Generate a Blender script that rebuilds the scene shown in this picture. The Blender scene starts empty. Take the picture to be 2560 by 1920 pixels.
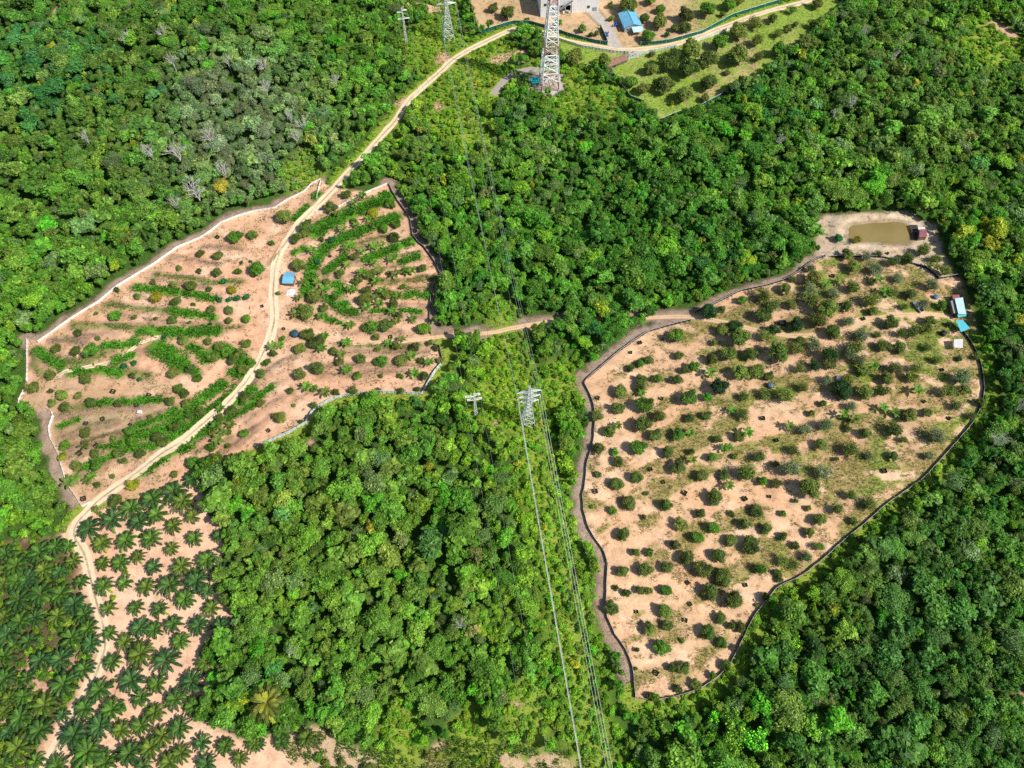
import bpy, math, random
import numpy as np
from mathutils import Vector, Matrix

random.seed(7)
rng = np.random.default_rng(7)
SC = bpy.context.scene
COL = SC.collection
PI = math.pi

# ------------------------------------------------------------------ camera and terrain
F = 1828.0; CX, CY = 1280.0, 960.0; CAMH = 240.0; TILT = math.radians(30.0)
cT, sT = math.cos(TILT), math.sin(TILT)
HILLS = [(-170, 150, 60, 60, 6), (150, 110, 80, 80, 5), (-210, 330, 110, 80, 9), (240, 290, 120, 90, 7),
         (40, 230, 70, 60, -5), (190, 40, 70, 50, -5), (-20, 70, 60, 60, 4), (-150, 20, 80, 50, 2)]

def height(x, y):
    h = 1.5 * np.sin(x / 61.0 + 1.0) * np.cos(y / 53.0) + 1.0 * np.sin((x + 1.4 * y) / 47.0)
    for (a, b, sx, sy, k) in HILLS:
        h = h + k * np.exp(-((x - a) / sx) ** 2 - ((y - b) / sy) ** 2)
    return h

def at(px, py, off=0.0):
    """ground (or ground + off) point on the ray of a photo position"""
    dx = (px - CX) / F; dy = -(py - CY) / F
    d = (dx, dy * cT + sT, dy * sT - cT)
    z = 0.0
    for _ in range(30):
        t = (CAMH - z - off) / -d[2]
        x, y = d[0] * t, d[1] * t
        zn = float(height(x, y))
        z = z + 0.8 * (zn - z)
    return Vector((x, y, z + off))

def proj(p):
    x, y, z = p[0], p[1], p[2] - CAMH
    yc = y * cT + z * sT; zc = -y * sT + z * cT
    return CX + F * x / -zc, CY - F * yc / -zc, -zc

def mpp(px, py):            # metres per photo pixel there
    return proj(at(px, py))[2] / F

def G(x, y, off=0.0): return Vector((x, y, float(height(x, y)) + off))

def T(ox, oy):              # tile coordinates -> photo coordinates
    return lambda x, y: (ox + x / 3.45625, oy + y / 3.45625)

# ------------------------------------------------------------------ numpy noise
class VNoise:
    def __init__(s, seed): s.g = np.random.default_rng(seed).random((256, 256))
    def __call__(s, x, y):
        xi = np.floor(x).astype(int); yi = np.floor(y).astype(int)
        u = x - xi; v = y - yi; u = u * u * (3 - 2 * u); v = v * v * (3 - 2 * v)
        g = s.g
        a = g[xi % 256, yi % 256]; b = g[(xi + 1) % 256, yi % 256]
        c = g[xi % 256, (yi + 1) % 256]; d = g[(xi + 1) % 256, (yi + 1) % 256]
        return (a * (1 - u) + b * u) * (1 - v) + (c * (1 - u) + d * u) * v
def fbm(n, x, y, o=4):
    s = 0; a = 0.5; t = 0
    for k in range(o):
        s = s + a * n(x, y); t += a; x = x * 2.03 + 11.3; y = y * 2.03 + 5.7; a *= 0.5
    return s / t
N1, N2, N3, N4 = VNoise(1), VNoise(2), VNoise(3), VNoise(4)

def in_poly(x, y, P):
    r = np.zeros(np.shape(x), bool)
    n = len(P)
    for i in range(n):
        x0, y0 = P[i]; x1, y1 = P[(i + 1) % n]
        if y0 == y1: continue
        c = ((y0 > y) != (y1 > y)) & (x < (x1 - x0) * (y - y0) / (y1 - y0) + x0)
        r ^= c
    return r
def seg_dist(x, y, P, closed=False):
    d = np.full(np.shape(x), 1e9)
    n = len(P)
    for i in range(n if closed else n - 1):
        x0, y0 = P[i]; x1, y1 = P[(i + 1) % n]
        ex, ey = x1 - x0, y1 - y0; L = ex * ex + ey * ey + 1e-9
        t = np.clip(((x - x0) * ex + (y - y0) * ey) / L, 0, 1)
        d = np.minimum(d, np.hypot(x - x0 - t * ex, y - y0 - t * ey))
    return d
def sd_poly(x, y, P):       # signed: negative inside
    d = seg_dist(x, y, P, True)
    return np.where(in_poly(x, y, P), -d, d)
def W(pts): return [tuple(at(a, b)[:2]) for a, b in pts]
def smooth(pts, n=6):
    out = []
    P = [pts[0]] + list(pts) + [pts[-1]]
    for i in range(1, len(P) - 2):
        p0, p1, p2, p3 = [np.array(P[i + k], float) for k in (-1, 0, 1, 2)]
        for k in range(n):
            t = k / n
            out.append(tuple(0.5 * ((2 * p1) + (-p0 + p2) * t + (2 * p0 - 5 * p1 + 4 * p2 - p3) * t * t + (-p0 + 3 * p1 - 3 * p2 + p3) * t ** 3)))
    out.append(tuple(pts[-1])); return out

# ------------------------------------------------------------------ layout read off the photograph
LEFT_FENCE_UP = [(69,850),(97,856),(174,801),(249,755),(289,720),(391,658),(408,645),(444,620),(501,596),(527,580),(553,558),(593,542),(637,529),(686,522),(715,503),(761,480),(779,461),(803,449)]
R_SIDE = [(972,461),(981,480),(996,506),(1013,529),(1026,549),(1033,593),(1045,609),(1060,619),(1086,655),(1104,694),(1083,720),(1077,746),(1074,807),(1078,836)]
S_SIDE = [(1083,862),(1100,867),(1106,897),(1109,905),(1086,934),(1071,960),(1057,986),(947,982),(863,990),(825,1002),(796,1018),(779,1035),(767,1058),(718,1086),(640,1119),(587,1137)]
SW_SIDE = [(229,1255),(207,1267),(174,1217),(166,1200),(153,1157),(148,1136),(127,1096),(124,1070),(135,1041),(130,1029),(117,1022)]
LEFT_POLY = LEFT_FENCE_UP + [(830,470),(918,480)] + R_SIDE + S_SIDE + [(509,1168),(450,1205),(330,1260)] + SW_SIDE + [(101,1024),(48,1028),(49,1000),(61,977),(69,955)]
RW_FENCE = [(1727,801),(1665,817),(1619,830),(1584,853),(1540,885),(1500,920),(1465,949),(1459,960),(1474,986),(1484,1015),(1487,1058),(1483,1096),(1480,1122),(1468,1154),(1464,1183),(1461,1218),(1455,1241),(1458,1278),(1471,1322),(1491,1354),(1509,1377),(1519,1411),(1516,1443),(1513,1535),(1535,1585),(1566,1628),(1581,1669),(1587,1744)]
RS_FENCE = [(1587,1744),(1627,1751),(1691,1741),(1743,1724),(1783,1700),(1818,1669),(1836,1637),(1859,1590),(1879,1547),(1911,1504),(1943,1466),(1979,1452),(2010,1434),(2050,1403),(2094,1362),(2166,1304),(2209,1264),(2259,1229),(2305,1197),(2354,1145),(2395,1099),(2429,1058),(2452,1015),(2458,972),(2455,943),(2449,908),(2435,873),(2418,847),(2404,829)]
RN_FENCE = [(1734,782),(1778,764),(1815,746),(1847,729),(1917,714),(1963,700),(1992,683),(2030,654),(2062,639)]
RN_FENCE2 = [(2076,643),(2151,642),(2209,645),(2250,654),(2287,662),(2316,671),(2337,688),(2344,698),(2400,688)]
RIGHT_POLY = RW_FENCE + RS_FENCE[1:] + [(2445,842),(2435,784),(2418,740),(2412,711),(2400,688)] + RN_FENCE2[::-1][1:] + RN_FENCE[::-1]
POND_CLEAR = [(2044,549),(2065,538),(2180,533),(2267,529),(2296,547),(2340,564),(2350,596),(2366,642),(2395,690),(2344,698),(2287,665),(2200,650),(2044,645),(2036,596)]
POND = [(2120,572),(2124,566),(2175,558),(2247,553),(2262,557),(2276,570),(2281,583),(2282,597),(2270,606),(2238,608),(2180,604),(2128,602),(2120,593)]
PALM_POLY = [(-160,1360),(0,1358),(100,1345),(150,1340),(180,1300),(214,1280),(330,1255),(450,1205),(495,1180),(505,1230),(509,1249),(535,1293),(570,1365),(550,1394),(544,1469),(555,1498),(587,1541),(587,1579),(535,1600),(500,1625),(532,1686),(520,1735),(492,1796),(550,1830),(620,1845),(799,1822),(842,1858),(860,2060),(-260,2060)]
BOTTOM_POLY = [(690,1840),(799,1812),(842,1845),(900,1866),(958,1876),(1045,1872),(1100,1850),(1161,1838),(1215,1862),(1309,1858),(1352,1872),(1425,1876),(1470,1895),(1480,1960),(1500,2060),(840,2060)]
SOUTH_ORCH = [(1569,134),(1627,128),(1743,103),(1830,68),(1920,36),(2040,4),(2094,-6),(2106,12),(2065,49),(2027,84),(1955,156),(1920,183),(1844,220),(1810,237),(1757,266),(1685,289),(1656,302),(1610,258),(1575,246),(1552,214),(1529,182),(1511,174),(1475,165),(1410,150),(1392,102),(1454,118),(1526,130)]
TOP_POLY = [(1165,-30),(1172,0),(1200,82),(1242,71),(1280,61),(1323,61),(1358,71),(1425,93),(1483,108),(1560,122),(1601,115),(1671,108),(1757,84),(1830,43),(1917,17),(1990,-8),(2060,-30)]
PAD = [(1316,222),(1325,195),(1340,183),(1404,186),(1408,225),(1381,245),(1355,232)]
GREY_PATH = [(1233,237),(1252,212),(1280,188),(1323,174),(1345,176)]
ROAD = [(2075,-16),(2027,0),(1978,14),(1920,28),(1830,59),(1743,93),(1685,111),(1627,121),(1569,124),(1526,121),(1454,110),(1410,100),(1367,84),(1309,71),(1280,75),(1233,95),(1175,124),(1132,150),(1103,177),(1045,229),(1016,260),(987,304),(953,341),(915,385),(871,431),(826,481),(790,518),(750,558),(724,593),(704,625),(689,665),(685,700),(683,735),(685,765),(686,798),(678,836),(657,885),(638,922),(613,960),(567,1012),(538,1035),(463,1099),(405,1134),(347,1180),(289,1220),(246,1252),(214,1284),(190,1312),(186,1340),(200,1365),(214,1394),(229,1457),(246,1521),(258,1562),(263,1614),(252,1654),(237,1692),(208,1747),(182,1787),(145,1860),(110,1925),(80,1990)]
BRANCH = [(690,800),(712,807),(770,821),(828,847),(886,859),(958,856),(1045,849),(1132,839),(1219,833),(1280,821),(1338,810),(1378,803),(1460,797),(1560,795),(1645,793),(1714,792),(1780,800),(1850,816),(1960,838),(2050,836),(2123,824),(2166,803),(2253,787),(2354,788),(2385,800)]
PATH_L = [(402,845),(385,847),(347,862),(304,894),(260,911),(202,923),(162,931),(140,945)]
DRIVE = [(1463,27),(1494,23),(1520,55),(1535,75),(1557,119),(1538,120),(1519,114),(1500,64)]
BARE_GAPS = [((130,55),(145,20),10),((125,70),(120,58),9),((2548,1745),(2600,1790),26),((1195,1063),(1240,1060),8),((778,1110),(812,1122),9),((1290,1760),(1330,1770),6),((1108,142),(1104,150),16),((1010,250),(1000,262),10),((1090,262),(1100,268),9),((1240,150),(1300,140),20),((1000,10),(1090,25),14),((2490,60),(2530,90),14)]
STRIPS = []     # (points in photo px, width px, kind)
def strips(ox, oy, txt, kind):
    t = T(ox, oy)
    for ln in txt.split('|'):
        a, w = ln.split(':')
        STRIPS.append(([t(*map(float, p.split(','))) for p in a.split()], float(w) / 3.456, kind))
strips(640,480,"510,360 600,290 750,220 900,150 1050,90 1150,40:105|440,880 470,760 490,650 560,540 650,450 800,390 950,330 1100,260 1220,220:80|590,710 700,620 780,560:60|930,600 1050,550 1200,490 1350,430:70|1250,620 1330,585 1410,560:60|700,790 730,880:75|600,910 680,980 780,1040 880,1060:55|750,950 800,1030:60|570,1065 640,1110 770,1150:40|1300,900 1400,890 1500,905:60|1250,1030 1430,1040:38|330,540 420,490:55|500,60 540,20:60|330,250 450,130:45|1000,1040 1130,1030:36","green")
strips(640,480,"880,1335 1050,1335 1200,1345 1420,1330:34|860,470 1000,420 1130,390:36|1400,740 1590,740:40|130,620 230,480:22|700,1310 830,1330:30","olive")
strips(0,480,"1180,830 1350,850 1550,870 1700,900 1870,930:62|1480,1030 1650,1060 1850,1085:60|1200,1195 1500,1220 1900,1200:82|900,1330 1050,1330 1200,1290:70|600,1580 800,1540 1050,1580:60|980,1470 1150,1420:60|1350,1350 1450,1400 1570,1500:130|1640,1340 1750,1400 1800,1470:70|1880,1340 1960,1350:60|330,1370 450,1470 550,1520:60","green")
strips(0,480,"1350,720 1500,735 1700,760 1850,790 2080,780:50|950,980 1100,1000 1300,1020 1480,1030:60|630,1160 850,1160 1200,1180:62|1900,1190 2080,1170:40|290,1500 400,1590:55|300,1400 320,1480:40","olive")
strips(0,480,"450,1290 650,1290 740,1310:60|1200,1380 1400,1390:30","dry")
strips(0,960,"760,190 1000,160 1200,150 1400,140:50|520,380 600,340 690,310:34|1170,380 1300,340 1450,280 1530,220:50|870,560 1050,520:40|650,820 760,720 900,650 1000,600 1130,560 1350,540:55|1100,470 1300,430 1420,400 1550,300 1650,220 1750,130 1850,60 1950,0:75|1480,470 1600,390 1750,290 1850,230 1950,150 2080,30:78|1180,810 1350,700 1500,600 1640,550:60|1650,470 1750,410 1850,370:95|1900,350 2050,280 2200,190:40|2050,170 2120,110 2190,40:60","green")
strips(0,960,"560,230 760,190:40|700,390 1000,330:24|1000,450 1250,400:26|760,520 1000,430:24|1700,600 2000,470:20|1760,420 2100,230:16","olive")
strips(640,960,"0,130 150,30:40|-100,190 60,110:26","green")
strips(0,960,"1640,720 1830,640 2000,540 2200,400:22|1900,640 2050,540 2212,370:18|1700,520 1900,400 2100,260:20|480,300 700,245 1000,215 1300,200:22|520,470 760,400 1000,330:20|600,560 850,480 1100,420:20|620,640 800,560:18|700,780 950,690:20|1150,330 1400,250:18","dry")  # terrace-edge shadow lines, painted as thin dark strips
strips(640,480,"700,1390 1000,1390 1500,1390:22|640,1500 900,1500 1300,1510 1450,1500:24|600,1590 900,1575 1300,1560:20|-20,1650 200,1480 350,1420:20|760,1230 1000,1215 1250,1225:16|830,720 1100,670 1300,650:22|820,620 1000,625:18|680,420 800,350:16|760,540 900,500 1050,430:16|700,1000 900,1090 1200,1090 1450,1085:18|1230,990 1480,985:16|620,700 560,830 600,960:16","dry")  # more edge shadows drawn as dark lines along the benches
strips(640,480,"1000,770 1300,775 1580,760:44|950,900 1200,880:40|1250,560 1420,520:22|1300,840 1500,830:24","olive")
strips(0,480,"1500,560 1700,600 1900,630:26|1750,480 1950,480 2100,510:26|1300,760 1600,800 1800,830:14|1000,1060 1300,1110 1600,1140 1900,1140:16|700,1240 1000,1240:14","dry")  # bench shadows of the upper slope, put into the ground colour
strips(640,960,"-60,330 100,200 230,120:18|0,400 130,280:16|350,140 520,60:16","dry")  # painted shadow lines of the lower middle benches
strips(0,480,"300,1390 500,1450 700,1480 900,1400:80|1000,1500 1150,1560 1300,1600:60|780,1400 950,1370:60","olive")
strips(0,480,"1500,1430 1620,1520 1700,1570:60|1880,1370 2050,1420 2150,1540:90|2000,1560 2120,1600:70","green")
# terrain strips in world space
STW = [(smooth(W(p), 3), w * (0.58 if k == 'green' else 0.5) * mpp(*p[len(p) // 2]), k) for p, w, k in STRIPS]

wLEFT, wRIGHT, wPONDC, wPOND, wPALM, wBOT, wSO, wTOP, wPAD = [W(p) for p in (LEFT_POLY, RIGHT_POLY, POND_CLEAR, POND, PALM_POLY, BOTTOM_POLY, SOUTH_ORCH, TOP_POLY, PAD)]
wROAD, wBR, wPATHL, wGREY, wDRIVE = [W(p) for p in (smooth(ROAD, 4), smooth(BRANCH, 4), smooth(PATH_L, 4), smooth(GREY_PATH, 4), DRIVE)]
wRWF, wLFU, wRNF, wRSF, wSS = [W(p) for p in (RW_FENCE, LEFT_FENCE_UP, RN_FENCE, RS_FENCE, S_SIDE)]
wRS2 = W(R_SIDE); wSWS = W(SW_SIDE)
wGAPS = [(W([a, b]), r * mpp(*a)) for a, b, r in BARE_GAPS]
ROADW = 1.75

# ------------------------------------------------------------------ helpers for objects
def link(o): COL.objects.link(o); return o
def tag(o, label, cat, group=None, kind=None):
    if label: o['label'] = label
    if cat: o['category'] = cat
    if group: o['group'] = group
    if kind: o['kind'] = kind
    return o
def empty(name, loc, rz=0.0, scale=1.0):
    o = bpy.data.objects.new(name, None); link(o)
    o.location = loc; o.rotation_euler = (0, 0, rz); o.empty_display_size = 0.5
    o.scale = (scale,) * 3 if not hasattr(scale, '__len__') else scale
    return o
def child(name, mesh, parent, loc=(0, 0, 0)):
    o = bpy.data.objects.new(name, mesh); link(o); o.parent = parent; o.location = loc
    return o

class MB:
    def __init__(s): s.v = []; s.f = []; s.m = []
    def add(s, vs, fs, m=0):
        b = len(s.v); s.v += [tuple(v) for v in vs]
        s.f += [tuple(b + i for i in f) for f in fs]; s.m += [m] * len(fs); return s
    def box(s, c, d, rz=0.0, m=0, tilt=None):
        x, y, z = d[0] / 2, d[1] / 2, d[2] / 2
        vs = [Vector((sx * x, sy * y, sz * z)) for sx in (-1, 1) for sy in (-1, 1) for sz in (-1, 1)]
        R = Matrix.Rotation(rz, 3, 'Z')
        if tilt: R = R @ Matrix.Rotation(tilt[0], 3, 'X') @ Matrix.Rotation(tilt[1], 3, 'Y')
        vs = [R @ v + Vector(c) for v in vs]
        return s.add(vs, [(0, 1, 3, 2), (4, 6, 7, 5), (0, 4, 5, 1), (2, 3, 7, 6), (0, 2, 6, 4), (1, 5, 7, 3)], m)
    def bar(s, p, q, w, m=0):
        p, q = Vector(p), Vector(q); d = (q - p)
        if d.length < 1e-6: return s
        d.normalize(); u = d.orthogonal().normalized(); v = d.cross(u)
        o = [(u + v) * w / 2, (u - v) * w / 2, (-u - v) * w / 2, (-u + v) * w / 2]
        vs = [p + k for k in o] + [q + k for k in o]
        return s.add(vs, [(0, 3, 2, 1), (4, 5, 6, 7), (0, 1, 5, 4), (1, 2, 6, 5), (2, 3, 7, 6), (3, 0, 4, 7)], m)
    def tube(s, pts, r, n=6, m=0, cap=True):
        rings = []
        b = len(s.v)
        for i, p in enumerate(pts):
            p = Vector(p)
            d = (Vector(pts[min(i + 1, len(pts) - 1)]) - Vector(pts[max(i - 1, 0)])).normalized()
            u = d.cross(Vector((0, 0, 1)))
            u = d.orthogonal().normalized() if u.length < 1e-3 else u.normalized()
            v = d.cross(u); rr = r[i] if hasattr(r, '__len__') else r
            s.v += [tuple(p + (u * math.cos(2 * PI * k / n) + v * math.sin(2 * PI * k / n)) * rr) for k in range(n)]
        for i in range(len(pts) - 1):
            for k in range(n):
                s.f.append((b + i * n + k, b + i * n + (k + 1) % n, b + (i + 1) * n + (k + 1) % n, b + (i + 1) * n + k)); s.m.append(m)
        if cap:
            s.f.append(tuple(b + k for k in range(n))[::-1]); s.m.append(m)
            e = b + (len(pts) - 1) * n; s.f.append(tuple(e + k for k in range(n))); s.m.append(m)
        return s
    def lathe(s, prof, n=16, m=0, c=(0, 0, 0)):
        b = len(s.v)
        for r, z in prof:
            s.v += [(c[0] + r * math.cos(2 * PI * k / n), c[1] + r * math.sin(2 * PI * k / n), c[2] + z) for k in range(n)]
        for i in range(len(prof) - 1):
            for k in range(n):
                s.f.append((b + i * n + k, b + i * n + (k + 1) % n, b + (i + 1) * n + (k + 1) % n, b + (i + 1) * n + k)); s.m.append(m)
        e = b + (len(prof) - 1) * n; s.f.append(tuple(e + k for k in range(n))); s.m.append(m)
        return s
    def mesh(s, name, mats, smooth=False):
        me = bpy.data.meshes.new(name); me.from_pydata(s.v, [], s.f)
        for mt in (mats if isinstance(mats, (list, tuple)) else [mats]): me.materials.append(mt)
        me.polygons.foreach_set('material_index', s.m)
        if smooth: me.polygons.foreach_set('use_smooth', [True] * len(s.f))
        me.update(); return me
    def obj(s, name, mats, parent=None, smooth=False):
        o = bpy.data.objects.new(name, s.mesh(name, mats, smooth)); link(o)
        if parent: o.parent = parent
        return o

def quads_mesh(name, V, mat, attrs=None, smooth=False):
    """V: (n,4,3) array of quads"""
    n = len(V); me = bpy.data.meshes.new(name)
    me.vertices.add(n * 4); me.vertices.foreach_set('co', np.ascontiguousarray(V, np.float32).ravel())
    me.loops.add(n * 4); me.loops.foreach_set('vertex_index', np.arange(n * 4, dtype=np.int32))
    me.polygons.add(n); me.polygons.foreach_set('loop_start', np.arange(0, n * 4, 4, dtype=np.int32))
    me.update(calc_edges=True)
    for k, a in (attrs or {}).items():
        a = np.asarray(a, np.float32)
        if a.ndim == 1:
            at_ = me.attributes.new(k, 'FLOAT', 'POINT'); at_.data.foreach_set('value', np.repeat(a, 4))
        else:
            at_ = me.attributes.new(k, 'FLOAT_COLOR', 'POINT')
            at_.data.foreach_set('color', np.repeat(np.c_[a, np.ones(n)], 4, axis=0).astype(np.float32).ravel())
    if mat: me.materials.append(mat)
    return me

# ------------------------------------------------------------------ materials
class NT:
    def __init__(s, name):
        s.mat = bpy.data.materials.new(name); s.mat.use_nodes = True
        s.n = s.mat.node_tree.nodes; s.l = s.mat.node_tree.links; s.n.clear()
        s.out = s.n.new('ShaderNodeOutputMaterial')
    def new(s, t, **kw):
        d = s.n.new(t)
        for k, v in kw.items():
            if k in d.inputs and not hasattr(d, k): d.inputs[k].default_value = v
            else: setattr(d, k, v)
        return d
    def lk(s, a, b): s.l.new(a, b); return s
    def noise(s, scale, detail=4, rough=0.55, vec=None, dist=0.0):
        d = s.new('ShaderNodeTexNoise'); d.inputs['Scale'].default_value = scale
        d.inputs['Detail'].default_value = detail; d.inputs['Roughness'].default_value = rough; d.inputs['Distortion'].default_value = dist
        if vec is not None: s.lk(vec, d.inputs['Vector'])
        return d.outputs['Fac']
    def ramp(s, fac, stops):
        d = s.new('ShaderNodeValToRGB'); e = d.color_ramp.elements
        while len(e) < len(stops): e.new(0.5)
        for k, (p, c) in zip(e, stops): k.position = p; k.color = (c[0], c[1], c[2], 1) if hasattr(c, '__len__') else (c, c, c, 1)
        s.lk(fac, d.inputs['Fac']); return d.outputs['Color']
    def mix(s, fac, a, b, mode='MIX'):
        d = s.new('ShaderNodeMix', data_type='RGBA', blend_type=mode)
        for i, v in ((0, fac), (6, a), (7, b)):
            if hasattr(v, 'node'): s.lk(v, d.inputs[i])
            elif hasattr(v, '__len__'): d.inputs[i].default_value = (v[0], v[1], v[2], 1)
            else: d.inputs[i].default_value = v
        return d.outputs[2]
    def math(s, op, a, b=None, clamp=False):
        d = s.new('ShaderNodeMath', operation=op); d.use_clamp = clamp
        for i, v in ((0, a), (1, b)):
            if v is None: continue
            if hasattr(v, 'node'): s.lk(v, d.inputs[i])
            else: d.inputs[i].default_value = v
        return d.outputs[0]
    def attr(s, name, typ='GEOMETRY'):
        d = s.new('ShaderNodeAttribute', attribute_name=name, attribute_type=typ); return d
    def pos(s): return s.new('ShaderNodeNewGeometry').outputs['Position']
    def bsdf(s, col, rough=0.7, spec=0.3, metal=0.0, bump=None, bs=0.3, bd=0.1):
        p = s.new('ShaderNodeBsdfPrincipled')
        if hasattr(col, 'node'): s.lk(col, p.inputs['Base Color'])
        else: p.inputs['Base Color'].default_value = (col[0], col[1], col[2], 1)
        if hasattr(rough, 'node'): s.lk(rough, p.inputs['Roughness'])
        else: p.inputs['Roughness'].default_value = rough
        p.inputs['Specular IOR Level'].default_value = spec; p.inputs['Metallic'].default_value = metal
        if bump is not None:
            b = s.new('ShaderNodeBump'); b.inputs['Strength'].default_value = bs; b.inputs['Distance'].default_value = bd
            s.lk(bump, b.inputs['Height']); s.lk(b.outputs['Normal'], p.inputs['Normal'])
        s.lk(p.outputs[0], s.out.inputs['Surface']); return p

def plain(name, col, rough=0.6, metal=0.0, var=0.25, scale=1.5, spec=0.3):
    t = NT(name); v = t.noise(scale, 5, 0.6, t.pos())
    c = t.ramp(v, [(0.3, [k * (1 - var) for k in col]), (0.7, [min(1, k * (1 + var * 0.6)) for k in col])])
    t.bsdf(c, rough, spec, metal, v, 0.15, 0.05); return t.mat

def foliage(name, transl=0.3, rough=0.5, spec=0.25):
    t = NT(name)
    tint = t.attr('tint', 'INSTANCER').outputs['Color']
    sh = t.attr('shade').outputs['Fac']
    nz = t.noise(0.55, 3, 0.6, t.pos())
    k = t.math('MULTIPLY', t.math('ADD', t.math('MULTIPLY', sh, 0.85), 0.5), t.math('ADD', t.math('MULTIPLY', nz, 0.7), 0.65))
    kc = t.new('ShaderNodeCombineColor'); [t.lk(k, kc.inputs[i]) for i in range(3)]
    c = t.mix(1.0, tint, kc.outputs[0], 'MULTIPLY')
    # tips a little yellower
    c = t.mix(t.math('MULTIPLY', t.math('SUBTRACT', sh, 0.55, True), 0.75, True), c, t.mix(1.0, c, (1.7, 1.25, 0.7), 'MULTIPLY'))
    p = t.new('ShaderNodeBsdfPrincipled'); t.lk(c, p.inputs['Base Color'])
    p.inputs['Roughness'].default_value = rough; p.inputs['Specular IOR Level'].default_value = spec
    tr = t.new('ShaderNodeBsdfTranslucent'); t.lk(t.mix(1.0, c, (1.1, 1.2, 0.6), 'MULTIPLY'), tr.inputs['Color'])
    m = t.new('ShaderNodeMixShader'); m.inputs[0].default_value = transl
    t.lk(p.outputs[0], m.inputs[1]); t.lk(tr.outputs[0], m.inputs[2]); t.lk(m.outputs[0], t.out.inputs['Surface'])
    return t.mat
M_LEAF = foliage('foliage')
def grassmat():
    t = NT('grass_blades'); c = t.attr('gcol').outputs['Color']
    p = t.new('ShaderNodeBsdfPrincipled'); t.lk(c, p.inputs['Base Color']); p.inputs['Roughness'].default_value = 0.6
    p.inputs['Specular IOR Level'].default_value = 0.2
    tr = t.new('ShaderNodeBsdfTranslucent'); t.lk(c, tr.inputs['Color'])
    m = t.new('ShaderNodeMixShader'); m.inputs[0].default_value = 0.3
    t.lk(p.outputs[0], m.inputs[1]); t.lk(tr.outputs[0], m.inputs[2]); t.lk(m.outputs[0], t.out.inputs['Surface']); return t.mat
M_GRASS = grassmat()
M_BARK = plain('bark', (0.16, 0.11, 0.075), 0.9, 0, 0.4, 3)
M_DEAD = plain('bleached_wood', (0.6, 0.57, 0.52), 0.85, 0, 0.2, 2)
M_GALV = plain('galvanised_steel', (0.72, 0.75, 0.76), 0.45, 0.2, 0.15, 0.8)
M_TWHITE = plain('tower_white_paint', (0.88, 0.88, 0.87), 0.5, 0, 0.12, 0.6)
M_TRED = plain('tower_red_paint', (0.5, 0.25, 0.21), 0.55, 0, 0.3, 0.6)
M_WIRE = plain('aluminium_conductor', (0.42, 0.45, 0.45), 0.45, 0.2, 0.1, 0.2)
M_WIRE2 = plain('bright_conductor', (0.8, 0.82, 0.82), 0.4, 0.0, 0.05, 0.2)
M_WHITE = plain('white_sheet', (0.82, 0.8, 0.77), 0.5, 0, 0.15, 0.5)
M_NETBLK = plain('black_netting', (0.025, 0.027, 0.03), 0.8, 0, 0.4, 2)
M_NETGRN = plain('green_netting', (0.01, 0.13, 0.085), 0.7, 0, 0.35, 1.0)
M_ZINC = plain('zinc_sheet', (0.55, 0.66, 0.66), 0.4, 0.15, 0.2, 0.8)
M_POST = plain('metal_post', (0.6, 0.62, 0.62), 0.5, 0.2, 0.2, 2)
M_CONC = plain('concrete', (0.52, 0.47, 0.41), 0.85, 0, 0.25, 0.7)
M_DARK = plain('dark_void', (0.02, 0.02, 0.022), 0.9)
M_GLASS = plain('dark_glass', (0.03, 0.04, 0.05), 0.1, 0, 0.1, 1, 0.6)
M_TYRE = plain('rubber', (0.02, 0.02, 0.02), 0.85)
M_BLUEP = plain('blue_plastic', (0.015, 0.12, 0.55), 0.4)
M_BLACKP = plain('black_plastic', (0.015, 0.017, 0.02), 0.5)
M_RUST = plain('rusty_iron', (0.34, 0.2, 0.14), 0.8, 0, 0.4, 0.8)
M_MAROON = plain('maroon_sheet', (0.3, 0.1, 0.13), 0.6, 0, 0.25, 0.8)
M_WOOD = plain('weathered_wood', (0.2, 0.15, 0.11), 0.85, 0, 0.4, 2)
M_CARW = plain('silver_paint', (0.7, 0.72, 0.74), 0.3, 0.1, 0.05, 1, 0.5)
M_TEAL = plain('teal_sheet', (0.03, 0.42, 0.42), 0.5, 0, 0.2, 0.8)
M_TARP = plain('white_tarp', (0.8, 0.79, 0.78), 0.6, 0, 0.15, 1)

def roofmat(name, col, axis=0, pitch=0.3):
    t = NT(name); tc = t.new('ShaderNodeTexCoord').outputs['Object']
    w = t.new('ShaderNodeTexWave', wave_type='BANDS', bands_direction='X' if axis == 0 else 'Y')
    w.inputs['Scale'].default_value = 1.0 / pitch / 2; t.lk(tc, w.inputs['Vector'])
    n = t.noise(0.6, 5, 0.6, tc)
    c = t.ramp(n, [(0.3, [k * 0.78 for k in col]), (0.65, col)])
    n2 = t.noise(3.5, 3, 0.5, tc)
    c = t.mix(t.math('MULTIPLY', t.math('GREATER_THAN', n2, 0.66), 0.25), c, (0.3, 0.25, 0.2))
    t.bsdf(c, 0.45, 0.4, 0.0, w.outputs['Fac'], 0.6, 0.06); return t.mat
M_RBLUE = roofmat('blue_roof_sheet', (0.2, 0.55, 0.78))
M_RBLUE2 = roofmat('pale_blue_roof_sheet', (0.62, 0.84, 0.9))
M_RTURQ = roofmat('turquoise_roof_sheet', (0.12, 0.62, 0.74))
M_RGREY = roofmat('grey_roof_sheet', (0.36, 0.37, 0.37))
M_RWHITE = roofmat('white_roof_sheet', (0.8, 0.81, 0.82))

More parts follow.
